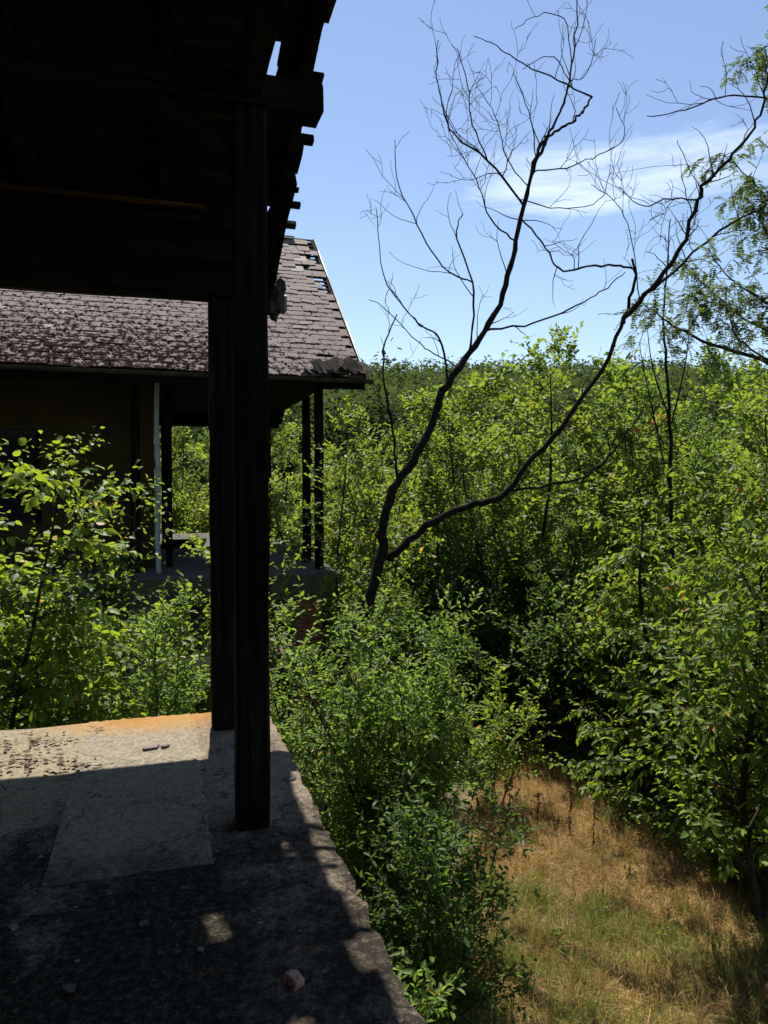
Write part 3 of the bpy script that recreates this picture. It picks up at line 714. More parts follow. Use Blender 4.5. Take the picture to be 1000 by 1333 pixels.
# --- thicket trees (8 m, slender)
def tree_cfg(L, k0, k1, c0, c1, start=0.25):
    return [dict(seg=12, jit=0.08, up=0.06, kids=k0, start=start, ang=55, clen=c0, prof=lambda t: (0.5 + 1.0 * t if t < 0.55 else 1.6 - 1.0 * t), ns=7, taper=0.18, rr=0.38),
            dict(seg=6, jit=0.14, up=0.06, kids=k1, start=0.42, ang=52, clen=c1, prof=lambda t: 1.1 - 0.45 * t, ns=4, taper=0.3, rr=0.5, leaf=1, l0=0.5),
            dict(seg=3, jit=0.22, up=0.0, ns=3, leaf=1, l0=0.05)]
def one_stem(L, r, lean=0.08):
    return lambda rng: [((0, 0, -0.1), (rng.normal(0, lean), rng.normal(0, lean), 1), L, r)]
THICKET = []
for i, (lm, k0, c0, sz, sp, k1) in enumerate([(L_WOOD_A, 26, 2.2, 0.115, 0.050, 17), (L_WOOD_B, 22, 2.5, 0.135, 0.056, 19), (L_WOOD_C, 28, 2.0, 0.10, 0.044, 17), (L_WOOD_A, 19, 2.7, 0.15, 0.062, 19), (L_WOOD_D, 30, 1.9, 0.095, 0.044, 16)]):
    THICKET.append(make_proto('thicket', 100 + i, one_stem(8.0, 0.075), tree_cfg(8, k0, k1, c0, 0.62, 0.22), lm, sp, sz, (0.62, 0.7, 0.5, 0.6, 0.45)[i], T_OVAL, jn=0.6))
# --- bushes (2.6 m, many stems)
def bush_stems(n, L, r, spread=0.35):
    def f(rng):
        out = []
        for k in range(n):
            a = k * 2.4 + rng.uniform(-0.4, 0.4); s = spread * rng.uniform(0.1, 1.0)
            out.append(((0.12 * math.cos(a), 0.12 * math.sin(a), -0.08), (math.cos(a) * s, math.sin(a) * s, 1), L * rng.uniform(0.6, 1.05), r * rng.uniform(0.6, 1.1)))
        return out
    return f
def bush_cfg(k0, k1, c0, c1, start=0.12, ang=48):
    return [dict(seg=9, jit=0.07, up=0.05, kids=k0, start=start, ang=ang, clen=c0, prof=lambda t: 1.05 - 0.55 * t, ns=5, taper=0.2, rr=0.4, leaf=1, l0=0.8),
            dict(seg=4, jit=0.14, up=0.06, kids=k1, start=0.2, ang=46, clen=c1, prof=lambda t: 1.0 - 0.4 * t, ns=3, taper=0.4, rr=0.55, leaf=1, l0=0.12),
            dict(seg=2, jit=0.2, up=0.02, ns=3, leaf=1, l0=0.05)]
BUSHES = [make_proto('bush', 200 + i, bush_stems(9, 2.7, 0.02, 0.42), bush_cfg(19, 6, 0.85, 0.34), lm, 0.042, 0.09, 0.58, T_OVAL)
          for i, lm in enumerate([L_WOOD_A, L_WOOD_C, L_WOOD_B])]

# --- mid-distance thicket placements
def place_thicket():
    rng = np.random.default_rng(77)
    lab_t = ['slender yellow-green tree', 'leafy olive-tinted tree', 'dark green tree', 'loose bright green tree', 'dense narrow-leaved green tree']
    # (px, zc, height, proto)
    rows = []
    for x, z, h, k in [(455, 17.5, 6.2, 0), (545, 19, 6.6, 3), (610, 16.5, 6.6, 0), (668, 15.5, 7.0, 3), (715, 17, 7.4, 0), (770, 15.0, 6.8, 2), (640, 20, 7.7, 1), (560, 15, 5.2, 2), (700, 13.6, 5.2, 2), (625, 13.8, 4.6, 2),
                       (820, 14.0, 6.3, 0), (880, 13.2, 6.2, 1), (945, 13.5, 6.5, 4), (1005, 12.6, 6.4, 1), (1070, 12, 6.2, 0), (850, 17, 7.2, 3), (930, 18, 7.6, 0), (1010, 17, 7.4, 4), (1100, 16, 7.6, 3),
                       (470, 24, 6.6, 1), (535, 26, 7.0, 0), (590, 24, 7.4, 4), (660, 25, 8.3, 0), (730, 24, 8.2, 4), (800, 23, 8.0, 1), (870, 25, 8.4, 0), (960, 24, 8.3, 3), (1060, 24, 8.6, 1),
                       (430, 31, 7.6, 0), (500, 34, 7.6, 4), (570, 33, 8.2, 1), (640, 34, 9.2, 0), (710, 33, 9.2, 3), (780, 34, 9.4, 4), (850, 33, 9.2, 0), (930, 34, 9.4, 1), (1010, 33, 9.6, 0),
                       (395, 22, 6.4, 3), (360, 27, 7.0, 0), (330, 30, 7.0, 1), (300, 33, 7.0, 0), (262, 31, 7.0, 3), (235, 33, 7.4, 0), (205, 34, 7.4, 1), (250, 38, 8.0, 4),
                       (440, 41, 8.4, 1), (510, 43, 8.8, 0), (590, 42, 9.4, 3), (680, 43, 10, 1), (760, 42, 10, 0), (840, 43, 10, 4), (930, 42, 10.4, 0), (1020, 43, 10.4, 1),
                       (-60, 16, 7.5, 0), (-20, 24, 8.0, 3), (1180, 13, 7, 0), (1230, 19, 8, 4)]:
        p = P(x, 632, z); p[2] = hgt(p[0], p[1]) - 0.05
        s = h / 7.8 * (0.95 if z < 23 or x < 420 else 0.80 if z < 30 else 0.68)
        wh = 'behind the porch house' if x < 420 else 'edging the clearing' if z < 15.6 else 'in the front of the thicket' if z < 21 else 'in the middle of the thicket' if z < 30 else 'deep in the thicket below the hillside'
        plant('thicket_tree', THICKET[k], p, rng.uniform(0, 6.28), s * rng.uniform(0.96, 1.04), lab_t[k] + ' ' + wh, 'tree', 'thicket trees ' + wh)
    lab_b = ['bright green bush', 'dark green bush', 'olive-green bush']
    for x, z, s, k in [(470, 14.5, 1.1, 0), (520, 13.2, 1.0, 1), (575, 12.6, 0.8, 1), (630, 13.4, 0.9, 1), (690, 13.2, 0.75, 1), (745, 12.6, 0.9, 1), (800, 12.2, 1.0, 1), (850, 11.4, 1.1, 0), (600, 15.5, 1.2, 1), (660, 16, 1.3, 1), (720, 15, 1.2, 1), (780, 14, 1.2, 1),
                       (540, 16.5, 1.3, 0), (480, 18, 1.2, 2), (440, 16.5, 1.1, 0), (410, 18.5, 1.3, 2), (900, 10.8, 1.1, 2), (960, 10.2, 1.1, 0), (1030, 9.8, 1.1, 2), (930, 12.6, 1.3, 0), (1000, 12, 1.4, 2), (1060, 11, 1.3, 0),
                       (380, 25, 1.4, 0), (330, 28, 1.5, 0), (270, 29, 1.4, 2), (235, 30, 1.5, 0), (215, 28.5, 1.3, 2), (250, 33, 1.6, 0), (620, 21, 1.6, 0), (700, 20, 1.6, 2), (790, 19, 1.6, 0), (880, 19, 1.6, 2), (540, 22, 1.5, 2)]:
        p = P(x, 632, z); p[2] = hgt(p[0], p[1]) - 0.03
        wh = 'behind the porch house' if x < 420 else 'at the rim of the clearing' if z < 12.7 else 'at the foot of the front thicket trees' if z < 17 else 'between the taller thicket trees'
        plant('bush', BUSHES[k], p, rng.uniform(0, 6.28), s * 1.05, lab_b[k] + ' ' + wh, 'bush', 'bushes ' + wh, ('stem', 'foliage'))
place_thicket()

# --- the wooded hillside far off: reads as one mass
def build_far_wood():
    rng = np.random.default_rng(88); meshes = []
    C, S = [], []
    for _ in range(3300):
        f = 46 + 250 * rng.random() ** 1.25; s = rng.uniform(-0.36, 0.66) * f
        C.append((f * 0.2924 + s * 0.9563, f * 0.9563 - s * 0.2924, f)); 
    C = np.array(C); z = hgt(C[:, 0], C[:, 1]); n = len(C)
    hh = rng.uniform(6.0, 12.5, n) * np.where(C[:, 2] > 180, 0.9, 1.0); rr = rng.uniform(2.2, 4.8, n)
    per = np.where(C[:, 2] < 90, 300, np.where(C[:, 2] < 150, 170, 90))
    idx = np.repeat(np.arange(n), per); m = len(idx)
    u = rng.normal(0, 1, (m, 3)); u /= np.linalg.norm(u, axis=1)[:, None]
    lump = 1 + 0.22 * np.sin(u[:, 0] * 5 + idx) * np.sin(u[:, 1] * 4 + idx * 1.7) + 0.12 * np.sin(u[:, 2] * 9 + idx * 0.7)
    rad = (0.55 + 0.5 * rng.random(m) ** 0.5) * lump
    PS = np.stack([C[idx, 0] + u[:, 0] * rr[idx] * rad, C[idx, 1] + u[:, 1] * rr[idx] * rad, z[idx] + hh[idx] * 0.62 + u[:, 2] * hh[idx] * 0.40 * rad], 1)
    NO = u * 0.8 + rng.normal(0, 0.6, (m, 3)) + np.array([0, 0, 0.5]); NO /= np.linalg.norm(NO, axis=1)[:, None]
    AX = np.cross(NO, rng.normal(0, 1, (m, 3))); AX /= np.linalg.norm(AX, axis=1)[:, None]
    sz = 0.34 + C[idx, 2] * 0.0026
    SD = np.cross(NO, AX); T = T_DIAMOND[0]; w = sz * 0.75
    V = PS[:, None] + (T[None, :, 0:1] - 0.5) * (AX * sz[:, None])[:, None] + T[None, :, 1:2] * (SD * w[:, None])[:, None]
    off = np.arange(m) * 4; F = (np.array([[0, 2, 1], [0, 3, 2]])[None] + off[:, None, None]).reshape(-1, 3)
    o = link('distant_wood', fast_mesh('distant_wood', V.reshape(-1, 3), [F], L_FAR))
    tag(o, 'distant green wood covering the hillside up to the skyline', 'wood', kind='stuff')
build_far_wood()

# ------------------------------------------------------------------ the bare tree with two leaning stems
def smooth_poly(pts, n):
    pts = np.asarray(pts, float); m = len(pts); t = np.linspace(0, m - 1, n); out = []
    for x in t:
        i = min(int(x), m - 2); f = x - i
        p0, p1, p2, p3 = pts[max(i - 1, 0)], pts[i], pts[i + 1], pts[min(i + 2, m - 1)]
        out.append(0.5 * (2 * p1 + (p2 - p0) * f + (2 * p0 - 5 * p1 + 4 * p2 - p3) * f * f + (3 * p1 - p0 - 3 * p2 + p3) * f ** 3))
    return np.array(out)
def twiggy(rng, pts, rad, polys, dens, tl, depth=0, upb=0.25):
    seg = np.linalg.norm(np.diff(pts, axis=0), axis=1); L = seg.sum(); k = rng.poisson(L * dens)
    cum = np.concatenate([[0], np.cumsum(seg)])
    for _ in range(k):
        s = L * rng.uniform(0.12, 1.0); i = min(np.searchsorted(cum, s) - 1, len(seg) - 1); i = max(i, 0)
        d = nrm(pts[i + 1] - pts[i]); q = pts[i] + d * (s - cum[i])
        e = rng.normal(0, 1, 3); e = nrm(e - (e @ d) * d); an = R(rng.uniform(35, 70))
        dr = nrm(d * math.cos(an) + e * math.sin(an) + np.array([0, 0, upb])); l = tl * rng.uniform(0.35, 1.2); n = 6
        p = q; ps = [p]
        for j in range(n):
            dr = nrm(dr + rng.normal(0, 0.2, 3) + np.array([0, 0, 0.03])); p = p + dr * l / n; ps.append(p)
        ps = np.array(ps); r0 = min(np.interp(s, cum, rad) * 0.55, 0.0075 if depth == 0 else 0.0045); rd = np.linspace(max(r0, 0.003), 0.0022, n + 1)
        polys.append((ps, rd, 4 if depth == 0 else 3))
        if depth < 2 and l > 0.26: twiggy(rng, ps, rd, polys, dens * 1.05, tl * 0.5, depth + 1, upb)
def build_bare_tree():
    rng = np.random.default_rng(31); Z0 = 10.0
    root = empty('bare_tree', P(432, 632, Z0 + 0.1) * np.array([1, 1, 0])); tag(root, 'bare dead tree with two leaning stems and fine leafless twigs', 'tree')
    base = np.array(root.location)
    def line(px, z0, z1, r0, r1, n=None):
        zz = np.linspace(z0, z1, len(px)) + rng.normal(0, 0.05, len(px)); zz[0] = z0
        pts = np.array([P(x, y, z) for (x, y), z in zip(px, zz)]); pts = smooth_poly(pts, n or len(px) * 4)
        k = len(pts); pts[1:-1] += rng.normal(0, 0.006, (k - 2, 3))
        pts[1:-1] += rng.normal(0, 0.011, (k - 2, 3)) * min(1.0, r0 / 0.03)
        return pts, np.linspace(r0, max(r1, 0.0042), k) * (1 + rng.normal(0, 0.07, k))
    A = line([(430, 1085), (434, 980), (441, 885), (472, 800), (499, 725), (498, 690), (512, 637), (540, 597), (565, 545), (580, 502), (612, 462), (638, 422), (659, 367), (671, 319), (684, 259), (695, 212), (704, 186)], Z0, 9.2, 0.082, 0.018)
    A2 = line([(692, 228), (705, 196), (719, 165), (732, 138), (741, 105), (749, 54), (754, -10)], 9.2, 9.0, 0.021, 0.006)
    A3 = line([(700, 196), (712, 180), (728, 168), (748, 156), (760, 143), (771, 126)], 9.2, 9.5, 0.019, 0.012)
    B = line([(507, 728), (530, 706), (562, 681), (620, 656), (655, 645), (690, 602), (740, 545), (784, 480), (811, 421), (824, 373), (823, 337)], 9.95, 8.6, 0.054, 0.014)
    B2 = line([(811, 421), (833, 389), (870, 346), (892, 313), (908, 259), (919, 238), (957, 200), (984, 162), (995, 124), (1003, 80)], 8.75, 8.0, 0.031, 0.009)
    B3 = line([(833, 389), (860, 367), (935, 302), (1010, 260)], 8.72, 9.4, 0.024, 0.009)
    thick = [A, A2, A3, B, B2, B3]
    br = [line(*a) for a in [
        ([(768, 130), (730, 108), (676, 81), (644, 59), (617, 47)], 9.6, 8.9, 0.013, 0.003),
        ([(681, 265), (638, 211), (590, 173), (576, 135), (568, 97), (571, 52)], 9.25, 8.4, 0.015, 0.003),
        ([(638, 211), (617, 162), (608, 108), (595, 62)], 8.9, 8.6, 0.010, 0.003),
        ([(668, 313), (638, 286), (622, 238), (600, 200), (582, 165)], 9.3, 9.9, 0.011, 0.003),
        ([(614, 455), (615, 437), (617, 373), (595, 308), (603, 278)], 9.5, 9.0, 0.017, 0.006),
        ([(611, 362), (576, 346), (546, 297), (519, 238), (514, 182)], 9.2, 8.5, 0.011, 0.003),
        ([(580, 500), (571, 442), (550, 425), (530, 405), (498, 351), (490, 272)], 9.65, 9.0, 0.015, 0.003),
        ([(513, 628), (511, 580), (502, 508), (499, 454), (517, 409)], 9.75, 9.5, 0.018, 0.008),
        ([(687, 281), (714, 319), (730, 351), (762, 348), (800, 350), (820, 358)], 9.2, 8.7, 0.010, 0.014),
        ([(630, 430), (692, 421), (746, 400), (784, 378), (814, 354)], 9.4, 9.0, 0.014, 0.005),
        ([(664, 643), (700, 636), (754, 625), (784, 604), (812, 570), (838, 529)], 9.3, 8.3, 0.019, 0.007),
        ([(562, 681), (600, 620), (640, 574), (680, 548), (714, 534)], 9.7, 10.6, 0.011, 0.003),
        ([(995, 135), (946, 127), (892, 143), (842, 151)], 8.05, 7.7, 0.011, 0.003),
        ([(908, 262), (870, 259), (838, 268), (806, 243)], 8.35, 8.0, 0.010, 0.003),
        ([(912, 248), (897, 219), (882, 182)], 8.3, 8.1, 0.006, 0.002),
        ([(685, 255), (730, 270), (779, 262), (795, 225)], 9.2, 9.6, 0.008, 0.002),
        ([(696, 222), (735, 218), (776, 203), (812, 180), (802, 140)], 9.2, 9.6, 0.009, 0.002),
        ([(741, 108), (765, 95), (776, 50)], 9.1, 9.2, 0.006, 0.002),
        ([(745, 85), (735, 25), (700, 20), (670, 38)], 9.1, 8.8, 0.007, 0.002),
        ([(741, 105), (722, 75), (700, 78), (680, 90)], 9.1, 8.9, 0.007, 0.002),
        ([(690, 240), (660, 205), (645, 150), (620, 112)], 9.2, 9.4, 0.008, 0.002),
        ([(699, 205), (690, 150), (668, 95)], 9.2, 9.0, 0.008, 0.002),
        ([(834, 388), (820, 300), (800, 262), (770, 240)], 8.7, 9.2, 0.007, 0.002),
        ([(600, 475), (560, 455), (540, 440), (500, 400), (480, 390)], 9.55, 9.2, 0.009, 0.002),
        ([(500, 700), (480, 690), (455, 640), (440, 590)], 9.8, 9.4, 0.008, 0.002),
    ]]
    ref = np.concatenate([t[0] for t in thick])
    for k, (p, r) in enumerate(br):
        t = np.linspace(0, 1, len(p)); d0 = ref[np.argmin(np.linalg.norm(ref - p[0], axis=1))] - p[0]; p += d0 * ((1 - t) ** 3)[:, None]
        if k == 8: d1 = ref[np.argmin(np.linalg.norm(ref - p[-1], axis=1))] - p[-1]; p += d1 * (t ** 3)[:, None]
        ref = np.concatenate([ref, p])
    polys = [(p, r, 9) for p, r in thick]
    V, F = tubes(polys); V -= base
    link('trunk', fast_mesh('trunk', V, [F], DEADBARK, True), root)
    for p, r in br:
        V, F = tubes([(p, r, 6)]); link('branch', fast_mesh('branch', V - base, [F], DEADBARK, True), root)
    tw = []
    for p, r in br: twiggy(rng, p, r, tw, 3.2, 0.72)
    for p, r in (A2, A3, B2, B3): twiggy(rng, p, r, tw, 3.2, 0.6)
    k = int(len(A[0]) * 0.6); twiggy(rng, A[0][k:], A[1][k:], tw, 2.6, 0.7)
    k = int(len(B[0]) * 0.6); twiggy(rng, B[0][k:], B[1][k:], tw, 2.0, 0.6)
    V, F = tubes(tw); tag(link('twigs', fast_mesh('twigs', V - base, [F], DEADBARK, True), root), kind='stuff')
build_bare_tree()
def build_bare_sapling():
    rng = np.random.default_rng(35); Z0 = 11.5
    b = P(872, 632, Z0); b[2] = 0
    root = empty('bare_sapling', b); tag(root, 'thin dead sapling with hanging whip-like twigs among green trees', 'tree')
    px = [(874, 1020), (873, 860), (874, 700), (872, 620), (872, 540), (868, 470), (864, 420), (868, 350), (872, 285)]
    pts = smooth_poly([P(x, y, Z0) for x, y in px], 30); pts[:, :2] += rng.normal(0, 0.008, (30, 2)); rad = np.linspace(0.045, 0.007, 30)
    V, F = tubes([(pts, rad, 7)]); link('trunk', fast_mesh('trunk', V - b, [F], DEADBARK, True), root)
    polys = []
    for k in range(16):
        i = rng.integers(17, 29); p = pts[i]; ps = [p]; d = nrm(np.array([rng.normal(0, 1), rng.normal(0, 1), 0.8])); L = rng.uniform(0.5, 1.6)
        for j in range(9):
            d = nrm(d + rng.normal(0, 0.07, 3) + np.array([0, 0, -0.42])); p = p + d * L / 9; ps.append(p)
        polys.append((np.array(ps), np.linspace(0.006, 0.002, 10), 3))
    for px2 in ([(872, 545), (850, 480), (842, 420)], [(872, 560), (893, 470), (898, 400)], [(873, 640), (855, 560), (838, 480), (832, 445)]):
        ps = smooth_poly([P(x, y, Z0 + rng.uniform(-0.2, 0.2)) for x, y in px2], 12); ps[0] = pts[np.argmin(np.linalg.norm(pts - ps[0], axis=1))]
        r = np.linspace(0.016, 0.004, 12); polys.append((ps, r, 5)); twiggy(rng, ps, r, polys, 3.5, 0.5, 1)
    twiggy(rng, pts[14:], rad[14:], polys, 3.5, 0.5, 0)
    V, F = tubes(polys); tag(link('twigs', fast_mesh('twigs', V - b, [F], DEADBARK, True), root), kind='stuff')
build_bare_sapling()

# ------------------------------------------------------------------ near plants
def near_plant(name, seed, base, stems, cfg, lm, spacing, size, ratio, tmpl, label, catg, pick=0, names=('trunk', 'foliage'), group=None, bark=BARK, clip=None, **kw):
    """a plant grown in place; the leaves that show largest become parts of their own"""
    rng = np.random.default_rng(seed); polys, lf = [], []
    for (p, d, L, r) in stems(rng): grow(rng, np.array(p, float), nrm(np.array(d, float)), L, r, 0, cfg, polys, lf)
    root = empty(name, base); tag(root, label, catg, group)
    V, F = tubes(polys); link(names[0], fast_mesh(names[0], V, [F], bark, True), root)
    st = leaf_sites(rng, lf, spacing, **kw)
    LV, LF, s, w = leaves(rng, st, size, ratio, tmpl)
    keep = np.ones(len(s), bool)
    if pick:
        W = st[0] + np.asarray(base); q = (W - np.array([0, 0, EYE])) @ CM; z = -q[:, 2]; x = 500 + 970 * q[:, 0] / np.maximum(z, 0.1); y = 666.5 - 970 * q[:, 1] / np.maximum(z, 0.1)
        ok = (z > 0.5) & (x > 0) & (x < 1000) & (y > 0) & (y < 1333)
        sc_ = np.where(ok, s / np.maximum(z, 0.1), 0); sel = np.argsort(-sc_)[:pick]; keep[sel] = False
        T, FL = tmpl; me = fast_mesh(name + '_leaf', T * np.array([1, 1, 1]), FL, lm)
        for i in sel:
            if sc_[i] <= 0: continue
            A, N = st[1][i], st[2][i]; S = np.cross(N, A)
            o = link('leaf', me, root)
            M = Matrix(((A[0] * s[i], S[0] * w[i], N[0] * s[i], st[0][i][0]), (A[1] * s[i], S[1] * w[i], N[1] * s[i], st[0][i][1]), (A[2] * s[i], S[2] * w[i], N[2] * s[i], st[0][i][2]), (0, 0, 0, 1)))
            o.matrix_local = M
    m = len(tmpl[0]); LV2 = LV.reshape(-1, m, 3)[keep].reshape(-1, 3); n = int(keep.sum()); off = np.arange(n) * m
    F2 = [(f[None] + off[:, None, None]).reshape(-1, f.shape[1]) for f in tmpl[1]]
    tag(link(names[1], fast_mesh(names[1], LV2, F2, lm), root), kind='stuff')
    return root
def gp(px, zc):
    p = P(px, 632, zc); p[2] = 0; return p

# the big shrub below the terrace edge
near_plant('shrub', 301, gp(520, 7.4), bush_stems(13, 3.55, 0.026, 0.30), bush_cfg(26, 6, 0.80, 0.30, 0.10, 45), L_SHRUB, 0.026, 0.056, 0.50, T_OVAL,
           'tall small-leaved shrub growing up beside the concrete terrace edge', 'shrub', 0, ('stem', 'foliage'))
near_plant('shrub', 302, gp(440, 8.2), bush_stems(8, 3.1, 0.022, 0.34), bush_cfg(22, 6, 0.8, 0.30, 0.10, 45), L_SHRUB, 0.027, 0.055, 0.50, T_OVAL,
           'pale green shrub around the foot of the bare tree', 'shrub', 0, ('stem', 'foliage'))
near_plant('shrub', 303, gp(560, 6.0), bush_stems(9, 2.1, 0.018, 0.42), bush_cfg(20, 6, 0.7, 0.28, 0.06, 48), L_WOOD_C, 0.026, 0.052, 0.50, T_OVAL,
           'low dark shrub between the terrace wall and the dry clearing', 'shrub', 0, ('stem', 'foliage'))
near_plant('shrub', 304, gp(640, 10.4), bush_stems(5, 2.2, 0.018, 0.65), bush_cfg(12, 4, 0.75, 0.30, 0.2, 50), L_BROAD, 0.034, 0.07, 0.55, T_OVAL,
           'loose arching shrub with pale leaves at the head of the clearing', 'shrub', 0, ('stem', 'foliage'))
near_plant('shrub', 305, gp(470, 4.5), bush_stems(6, 1.9, 0.015, 0.30), bush_cfg(16, 5, 0.6, 0.26, 0.1, 45), L_SHRUB, 0.027, 0.056, 0.48, T_OVAL,
           'leafy sprigs pushing up against the terrace lip', 'shrub', 0, ('stem', 'foliage'))
# behind the terrace
near_plant('shrub', 306, gp(190, 7.3), bush_stems(10, 3.25, 0.022, 0.34), bush_cfg(20, 6, 0.75, 0.30, 0.3, 45), L_SHRUB, 0.027, 0.060, 0.45, T_OVAL,
           'narrow-leaved shrub rising just behind the far terrace edge', 'shrub', 0, ('stem', 'foliage'))
def arch_cfg(k0, k1, c0, c1, start, ang, up1, up2, l1=0.15):
    return [dict(seg=10, jit=0.08, up=0.05, kids=k0, start=start, ang=ang, clen=c0, prof=lambda t: 1.1 - 0.45 * t, ns=7, taper=0.2, rr=0.42),
            dict(seg=7, jit=0.09, up=up1, up2=up2, kids=k1, start=0.18, ang=42, clen=c1, prof=lambda t: 1.0 - 0.45 * t, ns=4, taper=0.25, rr=0.5, leaf=1, l0=0.25),
            dict(seg=4, jit=0.12, up=up2 * 0.5, ns=3, leaf=1, l0=l1)]
near_plant('broadleaf_sapling', 311, gp(-45, 6.9), lambda rng: [((0, 0, -0.1), (0.0, 0.0, 1), 4.9, 0.04), ((0.1, -0.2, -0.1), (0.08, -0.05, 1), 4.1, 0.03), ((-0.1, 0.0, -0.1), (0.02, 0.05, 1), 5.9, 0.04), ((0.2, 0.1, -0.1), (0.1, 0.0, 1), 3.6, 0.03)],
           arch_cfg(24, 10, 1.1, 0.46, 0.22, 62, 0.02, -0.10), L_BROAD, 0.042, 0.080, 0.74, T_BROAD, 'sunlit broad-leaved sapling leaning in beside the ochre wall', 'tree', 300, ('trunk', 'foliage'), droop=0.35, jn=0.4)
near_plant('twiggy_sapling', 312, gp(70, 9.4), lambda rng: [((0, 0, -0.1), (0.02, 0.0, 1), 5.2, 0.035), ((0.1, 0.1, -0.1), (0.14, 0.05, 1), 4.8, 0.03)],
           arch_cfg(17, 6, 1.0, 0.42, 0.42, 58, 0.03, -0.06), L_BROAD, 0.07, 0.062, 0.8, T_BROAD, 'sparse sapling with thin pale twigs in front of the ochre wall', 'tree', 0, ('trunk', 'foliage'), droop=0.5, jn=0.4)
near_plant('broadleaf_bush', 313, gp(190, 9.0), bush_stems(9, 3.2, 0.03, 0.40), bush_cfg(17, 6, 0.8, 0.34, 0.2, 48), L_BROAD, 0.045, 0.085, 0.75, T_BROAD,
           'rounded broad-leaved bush below the porch slab', 'bush', 0, ('stem', 'foliage'), droop=0.3)
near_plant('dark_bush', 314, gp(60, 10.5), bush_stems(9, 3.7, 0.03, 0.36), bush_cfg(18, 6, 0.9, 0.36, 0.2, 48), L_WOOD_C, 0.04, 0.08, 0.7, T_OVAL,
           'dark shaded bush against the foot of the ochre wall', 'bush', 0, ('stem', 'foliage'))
# before the porch posts
near_plant('porch_sapling', 321, gp(385, 11.0), lambda rng: [((0, 0, -0.1), (0.02, 0.0, 1), 5.2, 0.035), ((0.2, 0.1, -0.1), (0.12, 0.05, 1), 4.6, 0.03), ((-0.1, 0.2, -0.1), (-0.16, 0.05, 1), 4.4, 0.03)],
           arch_cfg(20, 7, 0.95, 0.42, 0.25, 52, 0.05, -0.03), L_BROAD, 0.036, 0.072, 0.6, T_OVAL, 'bright leafy sapling in front of the porch corner posts', 'tree', 0)
near_plant('porch_sapling', 322, gp(445, 11.6), lambda rng: [((0, 0, -0.1), (0.02, 0.0, 1), 5.4, 0.035), ((0.2, 0.1, -0.1), (0.16, 0.05, 1), 5.0, 0.03)],
           arch_cfg(22, 7, 1.0, 0.42, 0.25, 52, 0.05, -0.03), L_WOOD_A, 0.034, 0.075, 0.6, T_OVAL, 'yellow-green sapling just behind the lower trunk of the bare tree', 'tree', 0)
# the drooping tree on the right of the clearing
near_plant('drooping_tree', 331, gp(1010, 7.7), lambda rng: [((0, 0, -0.1), (-0.05, -0.06, 1), 4.9, 0.07), ((0.1, 0.1, -0.1), (0.28, -0.1, 1), 4.6, 0.06), ((-0.1, 0.0, -0.1), (-0.28, -0.16, 1), 4.1, 0.055)],
           arch_cfg(32, 13, 1.8, 0.55, 0.19, 62, 0.04, -0.13), L_CHERRY, 0.031, 0.085, 0.52, T_OVAL, 'large tree with hanging pointed leaves overhanging the dry clearing', 'tree', 300, ('trunk', 'foliage'), droop=0.4, out=0.55, jn=0.5)
near_plant('drooping_tree', 332, gp(850, 10.6), lambda rng: [((0, 0, -0.1), (-0.05, -0.06, 1), 4.3, 0.06), ((0.1, 0.1, -0.1), (0.2, -0.1, 1), 4.0, 0.05)],
           arch_cfg(22, 9, 1.45, 0.6, 0.14, 60, 0.02, -0.18), L_CHERRY, 0.033, 0.09, 0.52, T_OVAL, 'smaller hanging-leaved tree with reddish leaves at the thicket edge', 'tree', 0, droop=0.4)

near_plant('shrub', 333, gp(1000, 8.4), bush_stems(8, 1.4, 0.016, 0.5), bush_cfg(14, 6, 0.65, 0.3, 0.1, 50), L_CHERRY, 0.034, 0.085, 0.52, T_OVAL,
           'low leafy shrub round the trunk of the hanging-leaved tree', 'shrub', 0, ('stem', 'foliage'), droop=0.3)
